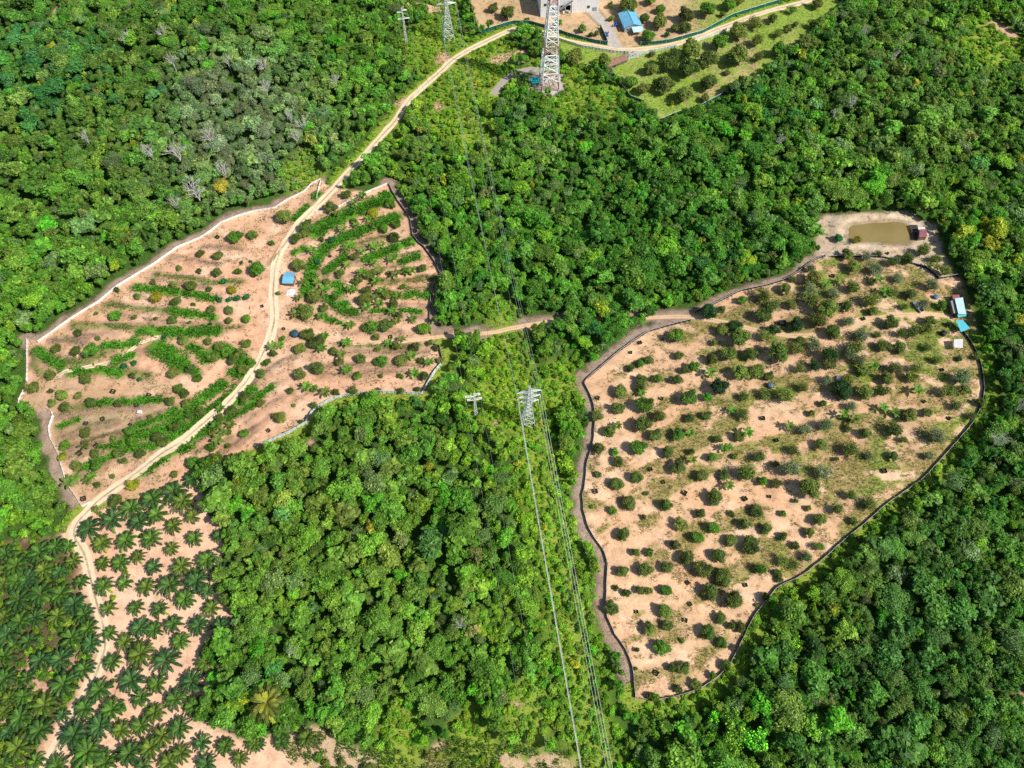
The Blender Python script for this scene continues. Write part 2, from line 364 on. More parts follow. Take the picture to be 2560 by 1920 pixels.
def wallmat():
    t = NT('stained_white_render'); p = t.new('ShaderNodeTexCoord').outputs['Object']
    mp = t.new('ShaderNodeMapping'); mp.inputs['Scale'].default_value = (1.2, 1.2, 0.12); t.lk(p, mp.inputs['Vector'])
    st = t.noise(1.0, 6, 0.65, mp.outputs['Vector'])
    c = t.ramp(st, [(0.24, (0.42, 0.41, 0.4)), (0.4, (0.78, 0.78, 0.78)), (0.7, (0.9, 0.9, 0.9))])
    t.bsdf(c, 0.8, 0.2, 0, st, 0.1, 0.03); return t.mat
M_WALL = wallmat()

def groundmat():
    t = NT('ground_soil_and_grass'); p = t.pos()
    base = t.attr('base').outputs['Color']; gr = t.attr('grass').outputs['Fac']
    wet = t.attr('gtint').outputs['Color']
    n1 = t.noise(0.35, 8, 0.65, p, 0.3); n2 = t.noise(2.2, 5, 0.6, p); n3 = t.noise(0.06, 5, 0.6, p)
    s = t.mix(1.0, base, t.ramp(n1, [(0.3, 0.68), (0.5, 0.98), (0.7, 1.14)]), 'MULTIPLY')
    s = t.mix(0.75, s, t.mix(1.0, s, t.ramp(n2, [(0.32, 0.72), (0.5, 1.0), (0.65, 1.1)]), 'MULTIPLY'))
    s = t.mix(t.math('MULTIPLY', t.ramp(n3, [(0.45, 0.0), (0.65, 1.0)]), 0.5), s, t.mix(1.0, s, (0.95, 0.8, 0.7), 'MULTIPLY'))
    g = t.mix(t.ramp(n2, [(0.35, 0.0), (0.65, 1.0)]), wet, t.mix(1.0, wet, (1.7, 1.35, 1.2), 'MULTIPLY'))
    comb = t.math('ADD', t.math('MULTIPLY', n1, 0.6), t.math('MULTIPLY', n2, 0.4))
    th = t.math('SUBTRACT', t.math('ADD', comb, t.math('MULTIPLY', t.math('SUBTRACT', gr, 0.5), 0.8)), 0.47)
    mk = t.math('MULTIPLY', th, 9.0, True)
    c = t.mix(t.math('MULTIPLY', mk, 0.88), s, g)
    hb = t.math('ADD', t.math('MULTIPLY', n1, 0.7), t.math('ADD', t.math('MULTIPLY', n2, 0.3), t.math('MULTIPLY', mk, 0.25)))
    t.bsdf(c, 0.95, 0.1, 0, hb, 0.55, 0.5); return t.mat
M_GROUND = groundmat()

def trackmat(name, c1, c2):
    t = NT(name); p = t.pos(); a = t.attr('across').outputs['Fac']
    n = t.noise(0.8, 6, 0.65, p); n2 = t.noise(0.13, 3, 0.5, p)
    # wheel ruts either side of a darker, grassier crown
    d = t.math('ABSOLUTE', a); d = t.math('ADD', d, t.math('MULTIPLY', t.math('SUBTRACT', n, 0.5), 0.28))
    s = t.ramp(d, [(0.08, 1.0), (0.27, 0.0)])
    c = t.ramp(n, [(0.3, [k * 0.8 for k in c1]), (0.65, c1)])
    c = t.mix(t.math('MULTIPLY', s, t.ramp(n2, [(0.35, 0.25), (0.6, 0.9)])), c, c2)
    e = t.ramp(d, [(0.8, 0.0), (1.0, 1.0)])
    c = t.mix(t.math('MULTIPLY', e, 0.6), c, [k * 0.75 for k in c1])
    t.bsdf(c, 0.95, 0.1, 0, n, 0.4, 0.2); return t.mat
M_TRACK = trackmat('sandy_track', (0.86, 0.68, 0.46), (0.34, 0.24, 0.13))
M_TRACK2 = trackmat('reddish_track', (0.82, 0.55, 0.34), (0.55, 0.34, 0.2))
def watermat():
    t = NT('muddy_water'); p = t.pos(); n = t.noise(0.08, 3, 0.5, p); r = t.noise(1.2, 4, 0.6, p)
    c = t.ramp(n, [(0.35, (0.24, 0.18, 0.06)), (0.65, (0.29, 0.22, 0.085))])
    t.bsdf(c, 0.12, 0.4, 0, r, 0.04, 0.03); return t.mat
M_WATER = watermat()

# ------------------------------------------------------------------ orchard trees read off the photograph
def parse(txt):
    out = []
    for s in txt.split():
        a = s.split(','); out.append((float(a[0]), float(a[1]), float(a[2]), a[3] if len(a) > 3 else ''))
    return out
TREES = []
def trees(ox, oy, txt):
    t = T(ox, oy)
    for a_, b_, r_, f_ in parse(txt): TREES.append((*t(a_, b_), r_ / 3.456, f_))
trees(0,480,"2030,390,65 2180,370,45 1880,545,45 1730,530,38 1880,695,45 1720,680,28 1545,660,28 2210,650,35 1325,780,28 1500,800,40 1650,810,52 1810,845,28 2005,845,40,y 1190,900,35 1350,910,52,y 1515,945,48 1010,845,28 1825,1015,42 1980,1020,40 1000,1070,52 1500,1105,45 1980,1110,36 2125,1095,40 1160,1085,25 830,1050,20 1350,1095,20 1670,970,20 685,1225,36 840,1260,25 490,1355,42 650,1375,45 800,1375,70 1590,1280,50 1800,1290,38 1640,1130,18 2060,690,32 1820,1145,18 2130,1310,45 1850,1430,55 1500,1560,55 1650,1530,45 2010,1450,50 2110,1540,50 1710,1610,40 1150,1590,30 740,1610,55 430,1580,50 1895,930,28,t 1980,928,28,t 2050,920,30,t 2130,910,30,t 1940,780,30,t 2085,610,18,t 2165,600,15,t 1420,1255,25,t 1080,1510,30,t 1160,1480,30,t 1210,1620,22,t 1960,1390,50 2080,1400,50 1900,1350,40 2170,1480,45")
trees(640,480,"245,210,70 10,660,75 440,300,60 350,395,50 370,635,60 1160,95,50 1010,185,50,y 845,250,32 1105,320,40 1215,280,40 1195,390,50 570,410,25 855,560,40 730,700,45 990,715,50 875,765,45 1285,680,38 1440,655,42 1145,700,22 610,775,35 1270,820,28 500,905,65 680,905,40 590,1005,40 430,1030,80 940,925,60 960,850,45 1135,890,50 1190,970,45 990,1155,70 1120,1150,65 1450,1175,60 1035,1250,35 1240,1070,38 445,1225,60 525,1295,70 380,1350,55 670,1370,40 1210,1335,40 1370,1340,45 1500,1305,30 1555,1350,28 1055,1360,28 530,1520,65 725,1470,40 905,1440,48 1080,1455,60 1260,1450,55 1430,1450,35 1455,1590,42 880,1590,40 380,1580,55 1590,1450,35 190,875,22 150,1400,35 230,1265,25 780,20,45 645,130,60 135,440,28 90,1470,35 45,1570,45 1250,1590,28 1080,1590,22 1000,300,25 660,420,35,t 530,600,30,t 430,360,40")
trees(0,960,"1475,150,48 1615,165,42 540,95,50 665,100,35 450,165,38 440,60,25 280,30,60 795,165,45 1020,175,35 560,200,45 1300,295,30 735,420,50 555,525,50 980,475,30 1130,410,45 1525,375,52 1410,505,52 1150,500,50 820,600,40 1215,600,48 1035,600,48 1065,665,35 650,705,50 840,705,55 970,795,25 845,875,32 1145,875,58,y 1000,1005,62 830,1080,35 1825,540,48 1670,685,55 1975,535,25 2115,430,42 1975,410,30 2000,230,50 2110,110,45 1640,260,45 2105,170,30 1350,460,45 1900,300,40 1510,780,35 1830,420,30 1670,550,25 1540,40,45 1590,80,45 540,630,40,y 1730,240,50")
trees(640,960,"210,285,60 500,185,35 390,325,22 690,70,35 40,165,40 300,60,35 510,40,30 325,180,20 1255,60,35 840,60,40 1060,50,25 1400,45,30")
trees(1280,480,"1700,1040,70,d 1810,1010,38 1995,930,45 2170,900,70 2180,1060,75 1425,1240,70 1820,1190,55 1930,1160,65,d 1960,1260,85 2190,1240,65 1745,1300,32 1440,1410,42 1880,1400,70 2060,1400,60 1730,1440,55 1110,1480,40 1180,1450,45 1025,1520,38 1570,1510,50 1500,1540,40 1120,1620,50 1260,1610,45 1430,1620,50 1980,1560,80 2120,1550,70")
trees(1920,480,"610,400,40,t 770,415,45,y 690,540,55 750,640,65 850,560,50 960,530,40 930,660,75 1080,600,60 1210,570,60 1340,510,70 1460,570,60 1530,680,65 370,660,50 400,740,75 150,830,55 220,750,40 370,830,60 730,820,75 560,870,60 900,780,40 1120,740,55 1420,800,70 1230,880,55 890,930,85 1060,870,60 380,940,80 520,1010,90 50,980,60 680,980,50 200,970,50 910,1030,45 1180,990,40 450,1110,90 250,1150,65,d 50,1190,60,d 700,1110,60 560,1210,65 1060,1130,65 1400,1110,50 1370,1180,60 820,1240,75 1250,1210,65 1150,1220,50 950,1230,40 1560,1140,28,d 1000,1330,60 1140,1340,60 760,1340,80 400,1320,70 270,1290,45 90,1390,95 240,1350,70 540,1390,90,d 410,1500,70,d 540,1480,60 280,1520,60 720,1400,70 790,1450,60 1380,1340,50 1650,1440,30,d 1460,1450,50 1110,1520,75 1280,1520,60 1680,1600,95 1810,1420,45 830,1540,60 510,1620,50 690,1620,65 1240,1600,55 1030,1610,60 10,1590,45 1500,980,45 1350,960,60")
trees(1280,960,"940,60,60 920,210,60 1110,20,50 1145,180,80 1270,280,60 1125,350,75 730,275,55 840,400,60 1240,440,60 1090,550,75 1440,440,60 1540,290,45 1680,270,45 1530,120,75 1690,115,45,b 1790,20,80,d 2000,105,55 2190,90,55 1990,260,60 1960,450,50 1780,475,40 750,560,55 890,585,35,b 920,670,50 1350,590,55 1550,590,35 1730,630,45 1920,625,30 2140,630,60 1440,720,70 2020,770,95 2170,840,45 1080,810,55 1640,790,55 1840,790,50 910,865,60 740,775,35 1330,1040,60 1010,1030,65 870,1085,40 1750,975,75 1635,1120,45 2120,1095,60 1900,1120,30 1460,1215,65 2010,1205,55 1740,1240,55 2190,1250,50 960,1300,60 1600,1325,55 1890,1350,55 2070,1390,85 1410,1385,50 1065,1455,40 1190,1455,40 1510,1500,65 1790,1480,65 1150,1600,65 960,1620,55 1335,1580,55 1650,1600,80 2140,1600,65 1830,1640,60 1165,945,22 690,1060,18,b 1140,1150,25")
trees(1920,960,"160,90,95 310,30,55 640,50,90,d 840,70,75 980,60,70 1560,60,75 1630,185,60 720,190,55 480,165,35 380,250,35 1370,250,45 1230,265,75 1700,50,60 1840,160,45 500,350,75 320,390,70 740,300,40 1110,390,90 840,420,55 1470,450,90 460,520,55 220,570,55 720,560,90 870,620,50 690,380,35 200,730,95 480,760,85 1080,620,45 70,860,50 1390,620,50 360,900,95 720,960,60 890,1040,75 600,1080,65 240,1010,25 350,1070,30 130,1120,30 450,1170,60 740,1180,40 10,1240,35 130,1320,40 360,1280,45 240,1390,40 450,1400,55 330,1490,60 130,1530,60 220,1560,55 90,1640,40 1180,480,40 590,650,25 60,690,35 1760,280,45")
trees(1280,1440,"1820,30,70 1710,140,75 1920,210,80 1180,130,40 1330,120,50 1100,120,40 990,145,40 860,280,65 1320,300,60 1800,360,55 1190,460,60 1345,430,50 1900,430,40 1970,440,50 1690,490,65 1810,580,50 1300,620,75 1480,800,60 1380,790,40 1850,775,50 1730,860,35 1590,940,50 1440,980,40 1240,1050,45 1190,1040,35 1080,640,25 2190,180,40 1470,560,25 1065,800,20 900,100,28 2110,250,20")
trees(1920,1440,"100,20,35")
trees(1280,0,"545,490,75 800,520,70 610,245,42 405,200,32 125,165,25 1010,40,85 1280,190,65 1280,75,45 1180,310,65 1510,130,75 1690,85,70 1880,30,65 1500,240,50 1410,240,40 1820,125,28 860,160,28 1210,465,32 1350,530,95 1200,590,65 1550,430,90 1700,510,90 1790,370,70 1530,590,95 1960,470,105 1960,270,80 2100,190,75 2120,340,75 2130,490,55 1860,625,32 1700,710,80 1310,720,95 1030,700,60 1130,770,55 1490,810,85 1890,760,50 1670,850,40 1380,895,22,y 1140,160,45 850,45,30 680,300,25 730,290,25 1960,10,50 1200,0,50 1340,300,25,t")
trees(1920,0,"210,85,45 430,30,55 390,200,55 90,285,48 170,250,40 240,205,30 40,160,45 100,430,70 330,390,95")
trees(640,0,"2050,70,45 2170,110,65 2030,190,25 1800,255,40")
# ------------------------------------------------------------------ ground sheet
def axis(lo, hi, step, far):
    a = list(np.arange(lo, hi + step, step)); s = step
    L = [a[0]]; R = [a[-1]]
    while R[-1] < far: s *= 1.25; R.append(R[-1] + s)
    s = step
    while L[-1] > -far: s *= 1.25; L.append(L[-1] - s)
    return np.array(L[:0:-1] + a + R[1:])
gx = axis(-330, 330, 0.95, 3000); gy = axis(-25, 430, 0.95, 3000)
X, Y = np.meshgrid(gx, gy, indexing='ij')
Z = height(X, Y)
x, y = X.ravel(), Y.ravel()
fine = (np.abs(x) < 345) & (y > -40) & (y < 445)
xf, yf = x[fine], y[fine]
wob = (fbm(N1, xf / 5.0, yf / 5.0, 4) - 0.5) * 5.0
base = np.tile(np.array([0.05, 0.065, 0.022]), (len(xf), 1)); grass = np.full(len(xf), 0.6)
gt = np.tile(np.array([0.05, 0.13, 0.02]), (len(xf), 1))
def paint(w, col, g=None, gcol=None):
    global base, grass, gt
    w = np.clip(w, 0, 1)[:, None]
    base = base * (1 - w) + np.array(col) * w
    if g is not None: grass = grass * (1 - w[:, 0]) + g * w[:, 0]
    if gcol is not None: gt = gt * (1 - w) + np.array(gcol) * w
def soft(d, e=1.2): return np.clip(0.5 - d / (2 * e), 0, 1)
BRUSH = (0.4, 0.3, 0.23); BG = (0.2, 0.18, 0.09)
for line, wd in ((wRWF, 3.7), (wLFU, 3.4), (wRNF, 2.8), (wSS, 2.6), (wRS2, 3.0), (wSWS, 3.8), (wRSF, 0.8)):
    d = seg_dist(xf, yf, line); paint(soft(d - wd + wob, 1.0), BRUSH, 0.28, BG)
dBR = seg_dist(xf, yf, wBR); paint(soft(dBR - 3.4 + wob), BRUSH, 0.25, BG)
dRD = seg_dist(xf, yf, wROAD); paint(soft(dRD - 3.6 + wob), (0.42, 0.3, 0.17), 0.55, (0.2, 0.25, 0.05))
d = sd_poly(xf, yf, wPALM)
_rp = np.array([p for p in wROAD if p[1] < at(200, 1330)[1]]); _o = np.argsort(_rp[:, 1]); RYS, RXS = _rp[_o, 1], _rp[_o, 0]
leftp = np.clip((np.interp(yf, RYS, RXS) - 2.0 - xf + wob) / 4, 0, 1)
paint(soft(d + wob * 0.6), (0.86, 0.56, 0.38), 0.12 + 0.0 * d, (0.17, 0.22, 0.06))
n = fbm(N4, xf / 9, yf / 9, 4); paint(soft(d) * np.clip((n - 0.5) * 5, 0, 1) * 0.5, (0.62, 0.36, 0.24), 0.25)
paint(soft(d) * leftp, (0.16, 0.1, 0.06), 0.5, (0.06, 0.12, 0.025))
n = fbm(N2, xf / 12, yf / 12, 3); paint(soft(d) * leftp * np.clip((n - 0.55) * 8, 0, 1), (0.6, 0.38, 0.26), 0.2)
d = sd_poly(xf, yf, wBOT); paint(soft(d + wob * 1.2), (0.72, 0.5, 0.33), 0.46, (0.12, 0.24, 0.03))
SCZ = [(1060,120,75),(980,330,45),(1120,260,95),(1210,200,90),(1240,140,60),(760,430,60),(1440,225,75),(1350,190,50),(1530,260,50),(1180,330,70),(1320,1780,70),(2480,100,90),(1180,1880,80),(1000,1860,70),(1250,980,90),(1400,970,60)]
WSCZ = [(*tuple(at(a, b)[:2]), r * mpp(a, b)) for a, b, r in SCZ]
CORR = W([(1105,-10),(1123,100),(1160,300),(1200,520),(1262,830),(1320,1060),(1360,1250),(1410,1480),(1460,1750),(1500,1950)])
def scrubmask(xx, yy):
    m = np.clip(1.1 - seg_dist(xx, yy, CORR) / 14, 0, 1) * 0.8 * (1 - 0.75 * np.clip((yy - at(1260, 800)[1]) / 15, 0, 1) * np.clip((at(1165, 330)[1] - yy) / 15, 0, 1))
    for a, b, r in WSCZ: m = np.maximum(m, np.clip(1.35 - np.hypot(xx - a, (yy - b) * 0.62) / r, 0, 1))
    m = np.maximum(m, np.clip(1.5 - seg_dist(xx, yy, wRSF) / 5.0, 0, 1)); m = np.maximum(m, np.clip(1.5 - seg_dist(xx, yy, wSS) / 6.0, 0, 1) * 0.9)
    return np.maximum(m, np.clip(1.6 - seg_dist(xx, yy, wROAD) / 4.5, 0, 1))
sm = np.clip(scrubmask(xf, yf) * 2 - 0.6 + wob * 0.1, 0, 1) * (sd_poly(xf, yf, wPALM) > 0); paint(sm, (0.3, 0.24, 0.11), 0.72, (0.19, 0.31, 0.035))
dL = sd_poly(xf, yf, wLEFT); paint(soft(dL, 0.8), (0.78, 0.47, 0.3), 0.36 + 0.5 * (fbm(N4, xf / 14, yf / 14, 3) - 0.5), (0.24, 0.23, 0.085))
n = fbm(N2, xf / 22, yf / 22, 3); paint(soft(dL, 0.8) * np.clip((n - 0.5) * 5, 0, 1) * 0.6, (0.58, 0.37, 0.23), 0.45)
low = soft(dL, 0.8) * np.clip(1 - np.hypot((xf + 150) / 45, (yf - 118) / 30), 0, 1); paint(low * 1.2, (0.46, 0.34, 0.2), 0.42, (0.2, 0.22, 0.06))
dR = sd_poly(xf, yf, wRIGHT)
st = fbm(N3, (xf * 0.87 + yf * 0.5) / 16, (-xf * 0.5 + yf * 0.87) / 5, 4)
gR = 0.33 + 0.07 * np.clip((yf - 190) / 40, 0, 1) + 0.56 * np.clip((st - 0.40) * 2.6, 0, 1) + 0.22 * np.clip((xf - 95) / 60, 0, 1) - 0.10 * np.clip((60 - xf) / 40, 0, 1)
gmix = np.clip((xf - 60) / 70, 0, 1) * np.clip((fbm(N1, xf / 13, yf / 13, 3) - 0.4) * 5, 0, 1)
paint(soft(dR, 0.8), (0.8, 0.515, 0.31), gR, np.stack([0.26 - 0.09 * gmix, 0.245 + 0.04 * gmix, 0.09 - 0.05 * gmix], 1))
n = fbm(N1, (xf + yf * 0.5) / 9, yf / 5, 4); paint(soft(dR, 0.8) * np.clip((n - 0.56) * 9, 0, 1) * 0.6, (0.92, 0.66, 0.45), 0.2)
n = fbm(N3, xf / 6 + 40, yf / 5, 4); paint(soft(dR, 0.8) * np.clip((n - 0.57) * 9, 0, 1) * 0.6, (0.62, 0.4, 0.25))
n = fbm(N2, xf / 4 + 20, yf / 3.5, 4); paint(soft(dL, 0.8) * np.clip((n - 0.57) * 9, 0, 1) * 0.55, (0.55, 0.34, 0.23)); n = fbm(N1, xf / 6 + 7, yf / 5, 4); paint(soft(dL, 0.8) * np.clip((n - 0.57) * 9, 0, 1) * 0.5, (0.88, 0.62, 0.44), 0.2)
n = fbm(N4, xf / 30, yf / 30, 3); paint(soft(dR, 0.8) * np.clip((n - 0.52) * 5, 0, 1) * 0.5, (0.8, 0.5, 0.29))
d = sd_poly(xf, yf, wPONDC); paint(soft(d + wob * 0.5), (0.6, 0.48, 0.35), 0.36, (0.22, 0.22, 0.08))
dS = sd_poly(xf, yf, wSO); n = fbm(N2, xf / 12, yf / 12, 3)
paint(soft(dS, 1.0), (0.62, 0.47, 0.26), 0.68 + 0.6 * (n - 0.5), (0.19, 0.34, 0.04))
n = fbm(N3, xf / 25, yf / 25, 3)
d = sd_poly(xf, yf, wTOP); paint(soft(d, 1.0), (0.62, 0.43, 0.25), np.clip(0.15 + 1.2 * (xf - 85) / 60, 0.22, 0.7) + 0.6 * (n - 0.5), (0.2, 0.33, 0.05))
d = sd_poly(xf, yf, wPAD); paint(soft(d - 1.5), (0.42, 0.36, 0.3), 0.15)
litter = np.zeros(len(xf)); KEY = {}
for i_, (a_, b_) in enumerate(zip((xf // 6).astype(int), (yf // 6).astype(int))): KEY.setdefault((a_, b_), []).append(i_)
for px, py, r, f_ in TREES:      # leaf litter and weeded rings under the fruit trees
    rad_ = r * mpp(px, py) * 1.1; q0 = at(px, py, rad_ * 0.6); R_ = rad_ * 1.35
    ids = [i_ for u_ in range(int((q0.x - R_) // 6), int((q0.x + R_) // 6) + 1) for v_ in range(int((q0.y - R_) // 6), int((q0.y + R_) // 6) + 1) for i_ in KEY.get((u_, v_), ())]
    if ids:
        ids = np.array(ids); litter[ids] = np.maximum(litter[ids], np.clip(1.25 - np.hypot(xf[ids] - q0.x, yf[ids] - q0.y) / R_, 0, 1))
paint(litter * np.clip((fbm(N2, xf / 2.5, yf / 2.5, 3) - 0.3) * 2.2, 0, 1) * 0.7, (0.4, 0.27, 0.16), 0.34)
for ln, r in wGAPS: paint(soft(seg_dist(xf, yf, ln) - r + wob), (0.66, 0.43, 0.29), 0.12, (0.2, 0.2, 0.07))
zs = Z.ravel().copy(); zf = zs[fine]
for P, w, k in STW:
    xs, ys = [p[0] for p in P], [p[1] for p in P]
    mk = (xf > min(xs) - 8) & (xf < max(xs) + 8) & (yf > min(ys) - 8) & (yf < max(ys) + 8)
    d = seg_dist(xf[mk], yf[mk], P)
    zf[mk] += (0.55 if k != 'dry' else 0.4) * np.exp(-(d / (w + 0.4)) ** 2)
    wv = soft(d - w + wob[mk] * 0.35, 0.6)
    c = {'green': (0.1, 0.27, 0.02), 'olive': (0.24, 0.25, 0.085), 'dry': (0.36, 0.24, 0.165)}[k]  # 'dry' colours real dry weeds and the painted edge-shadow lines
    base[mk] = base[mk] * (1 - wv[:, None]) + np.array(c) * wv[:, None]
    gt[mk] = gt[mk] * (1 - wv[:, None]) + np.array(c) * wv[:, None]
    # edge shade painted into the soil colour beside each terrace bank
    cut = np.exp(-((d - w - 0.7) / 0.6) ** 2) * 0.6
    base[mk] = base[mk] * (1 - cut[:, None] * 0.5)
dP = sd_poly(xf, yf, wPOND)
PZ = float(np.mean([height(*p) for p in wPOND])) - 0.2
tgt = np.where(dP < 0, PZ - np.clip(-dP * 0.5, 0, 1.2), PZ + 0.12 + np.clip(dP, 0, 8) * 0.14)
wP = np.clip(1 - (dP - 1.0) / 7.0, 0, 1); zf = zf * (1 - wP) + tgt * wP
paint(np.exp(-((dP - 0.6) / 1.0) ** 2) * 0.8, (0.3, 0.22, 0.13), 0.25); paint(np.exp(-((dP - 3.0) / 1.6) ** 2) * 0.9 * (fbm(N2, xf / 4, yf / 4, 3) > 0.45), (0.78, 0.62, 0.44), 0.15)
B_GRASS_DONE = True
zs[fine] = zf
nx, ny = len(gx), len(gy)
me = bpy.data.meshes.new('ground')
me.vertices.add(nx * ny); me.vertices.foreach_set('co', np.stack([x, y, zs], 1).astype(np.float32).ravel())
ii, jj = np.meshgrid(np.arange(nx - 1), np.arange(ny - 1), indexing='ij'); a = (ii * ny + jj).ravel()
fc = np.stack([a, a + ny, a + ny + 1, a + 1], 1).astype(np.int32)
me.loops.add(len(fc) * 4); me.loops.foreach_set('vertex_index', fc.ravel())
me.polygons.add(len(fc)); me.polygons.foreach_set('loop_start', np.arange(0, len(fc) * 4, 4, dtype=np.int32))
me.update(calc_edges=True); me.polygons.foreach_set('use_smooth', [True] * len(fc))
B = np.tile(np.array([0.04, 0.07, 0.02, 1.0]), (len(x), 1)); B[fine, :3] = base
GG = np.full(len(x), 0.6); GG[fine] = grass
GT = np.tile(np.array([0.05, 0.12, 0.02, 1.0]), (len(x), 1)); GT[fine, :3] = gt
q = me.attributes.new('base', 'FLOAT_COLOR', 'POINT'); q.data.foreach_set('color', B.astype(np.float32).ravel())
q = me.attributes.new('gtint', 'FLOAT_COLOR', 'POINT'); q.data.foreach_set('color', GT.astype(np.float32).ravel())
q = me.attributes.new('grass', 'FLOAT', 'POINT'); q.data.foreach_set('value', GG.astype(np.float32))
me.materials.append(M_GROUND)
ground = link(bpy.data.objects.new('ground', me)); tag(ground, None, None, kind='structure')
# exact ground lookup (with banks) for things that stand on it
def gz(px_, py_):
    i = np.clip(np.searchsorted(gx, px_) - 1, 0, nx - 2); j = np.clip(np.searchsorted(gy, py_) - 1, 0, ny - 2)
    u = (px_ - gx[i]) / (gx[i + 1] - gx[i]); v = (py_ - gy[j]) / (gy[j + 1] - gy[j])
    ZZ = zs.reshape(nx, ny)
    return (ZZ[i, j] * (1 - u) + ZZ[i + 1, j] * u) * (1 - v) + (ZZ[i, j + 1] * (1 - u) + ZZ[i + 1, j + 1] * u) * v
def on(px, py, off=0.0):
    p = at(px, py); return Vector((p.x, p.y, float(gz(p.x, p.y)) + off))

# ------------------------------------------------------------------ tracks, paths, water, pad
def resample(P, step):
    P = [np.array(p, float) for p in P]; out = [P[0]]; acc = 0
    for a_, b_ in zip(P[:-1], P[1:]):
        L = np.linalg.norm(b_ - a_); d0 = step - acc
        while d0 <= L: out.append(a_ + (b_ - a_) * d0 / L); d0 += step
        acc = L - (d0 - step)
    out.append(P[-1]); return out
def track(name, P, hw, mat, lift=0.05, label=None):
    R = resample(P, 1.0); V = []; A = []; S = [-1, -0.5, 0, 0.5, 1]
    for i, p in enumerate(R):
        d = R[min(i + 1, len(R) - 1)] - R[max(i - 1, 0)]; d = d / (np.linalg.norm(d) + 1e-9); nrm = np.array([-d[1], d[0]])
        wv = hw * (1 + 0.25 * (N1(np.array(i * 0.13), np.array(3.3)) - 0.5))
        for s in S:
            e = s * wv + (0.35 * (N2(np.array(i * 0.4), np.array(s * 7.0)) - 0.5) if abs(s) == 1 else 0)
            xx, yy = p + nrm * e
            V.append((xx, yy, float(gz(xx, yy)) + lift - (0.03 if abs(s) == 0.5 else 0) + (0.03 if s == 0 else 0) - (0.02 if abs(s) == 1 else 0))); A.append(s)
    fs = [(i * 5 + k, i * 5 + k + 1, (i + 1) * 5 + k + 1, (i + 1) * 5 + k) for i in range(len(R) - 1) for k in range(4)]
    m = bpy.data.meshes.new(name); m.from_pydata(V, [], fs); m.materials.append(mat)
    q = m.attributes.new('across', 'FLOAT', 'POINT'); q.data.foreach_set('value', A)
    m.polygons.foreach_set('use_smooth', [True] * len(fs)); m.update()
    o = link(bpy.data.objects.new(name, m)); tag(o, label, None, kind='structure'); return o
track('dirt_track', wROAD, ROADW, M_TRACK, 0.07)
track('dirt_track', wBR, 1.0, M_TRACK2, 0.055)
track('footpath', wPATHL, 0.8, M_TRACK, 0.06)
track('footpath', wGREY, 1.9, plain('grey_gravel', (0.4, 0.35, 0.3), 0.9), 0.06)
def sheet(name, P, mat, z=None, lift=0.08):
    mb = MB(); c = np.mean(P, axis=0)
    pts = [np.array(p) for p in smooth(list(P) + [P[0]], 1)][:-1]
    v = [(p[0], p[1], z if z is not None else float(gz(p[0], p[1])) + lift) for p in pts]
    vc = (c[0], c[1], z if z is not None else float(gz(c[0], c[1])) + lift)
    mb.add([vc] + v, [(0, i + 1, (i + 1) % len(v) + 1) for i in range(len(v))])
    o = mb.obj(name, mat); tag(o, None, None, kind='structure'); return o
sheet('pond_water', W(smooth(POND + [POND[0]], 4))[:-1], M_WATER, z=PZ)
def slab(name, P, mat, th=0.15):
    mb = MB(); n = len(P)
    top = [(p[0], p[1], float(gz(p[0], p[1])) + th) for p in P]; bot = [(p[0], p[1], t[2] - th - 0.6) for p, t in zip(P, top)]
    mb.add(top + bot, [tuple(range(n))] + [(i, i + n, (i + 1) % n + n, (i + 1) % n) for i in range(n)])
    o = mb.obj(name, mat); tag(o, None, None, kind='structure'); return o
slab('concrete_driveway', wDRIVE, M_CONC, 0.14)
slab('concrete_pad', W([(1330,212),(1345,188),(1402,192),(1406,224),(1380,238),(1352,229)]), M_CONC, 0.12)
slab('concrete_apron', W([(1560,132),(1570,126),(1612,128),(1600,138),(1575,147)]), M_CONC, 0.1)

# ------------------------------------------------------------------ plant prototypes (unit crown radius)
def unit(n): 
    v = rng.normal(size=(n, 3)); return v / np.linalg.norm(v, axis=1)[:, None]
def cards(C, N, size, asp=1.6, jit=0.7):
    """quads at C facing roughly N"""
    n = len(C); nn = N + unit(n) * jit; nn /= np.linalg.norm(nn, axis=1)[:, None]
    u = np.cross(nn, unit(n)); u /= np.linalg.norm(u, axis=1)[:, None] + 1e-9; v = np.cross(nn, u)
    s = size[:, None]; w = s / asp
    bend = nn * s * rng.uniform(-0.25, 0.1, (n, 1))
    return np.stack([C - u * s, C - v * w * 0.9 + bend * 0.3, C + u * s + bend, C + v * w * 0.9 + bend * 0.3], 1)
def blob(c, r, sq, nu=9, nv=6, rough=0.18):
    V = []
    th = np.linspace(0, 2 * PI, nu, endpoint=False); ph = np.linspace(-PI / 2, PI / 2, nv)
    P = np.zeros((nv, nu, 3))
    for i, p in enumerate(ph):
        for k, t in enumerate(th):
            rr = r * (1 + rough * rng.uniform(-1, 1)); P[i, k] = c + np.array([rr * math.cos(p) * math.cos(t), rr * math.cos(p) * math.sin(t), rr * sq * math.sin(p)])
    for i in range(nv - 1):
        for k in range(nu): V.append([P[i, k], P[i, (k + 1) % nu], P[i + 1, (k + 1) % nu], P[i + 1, k]])
    return np.array(V)
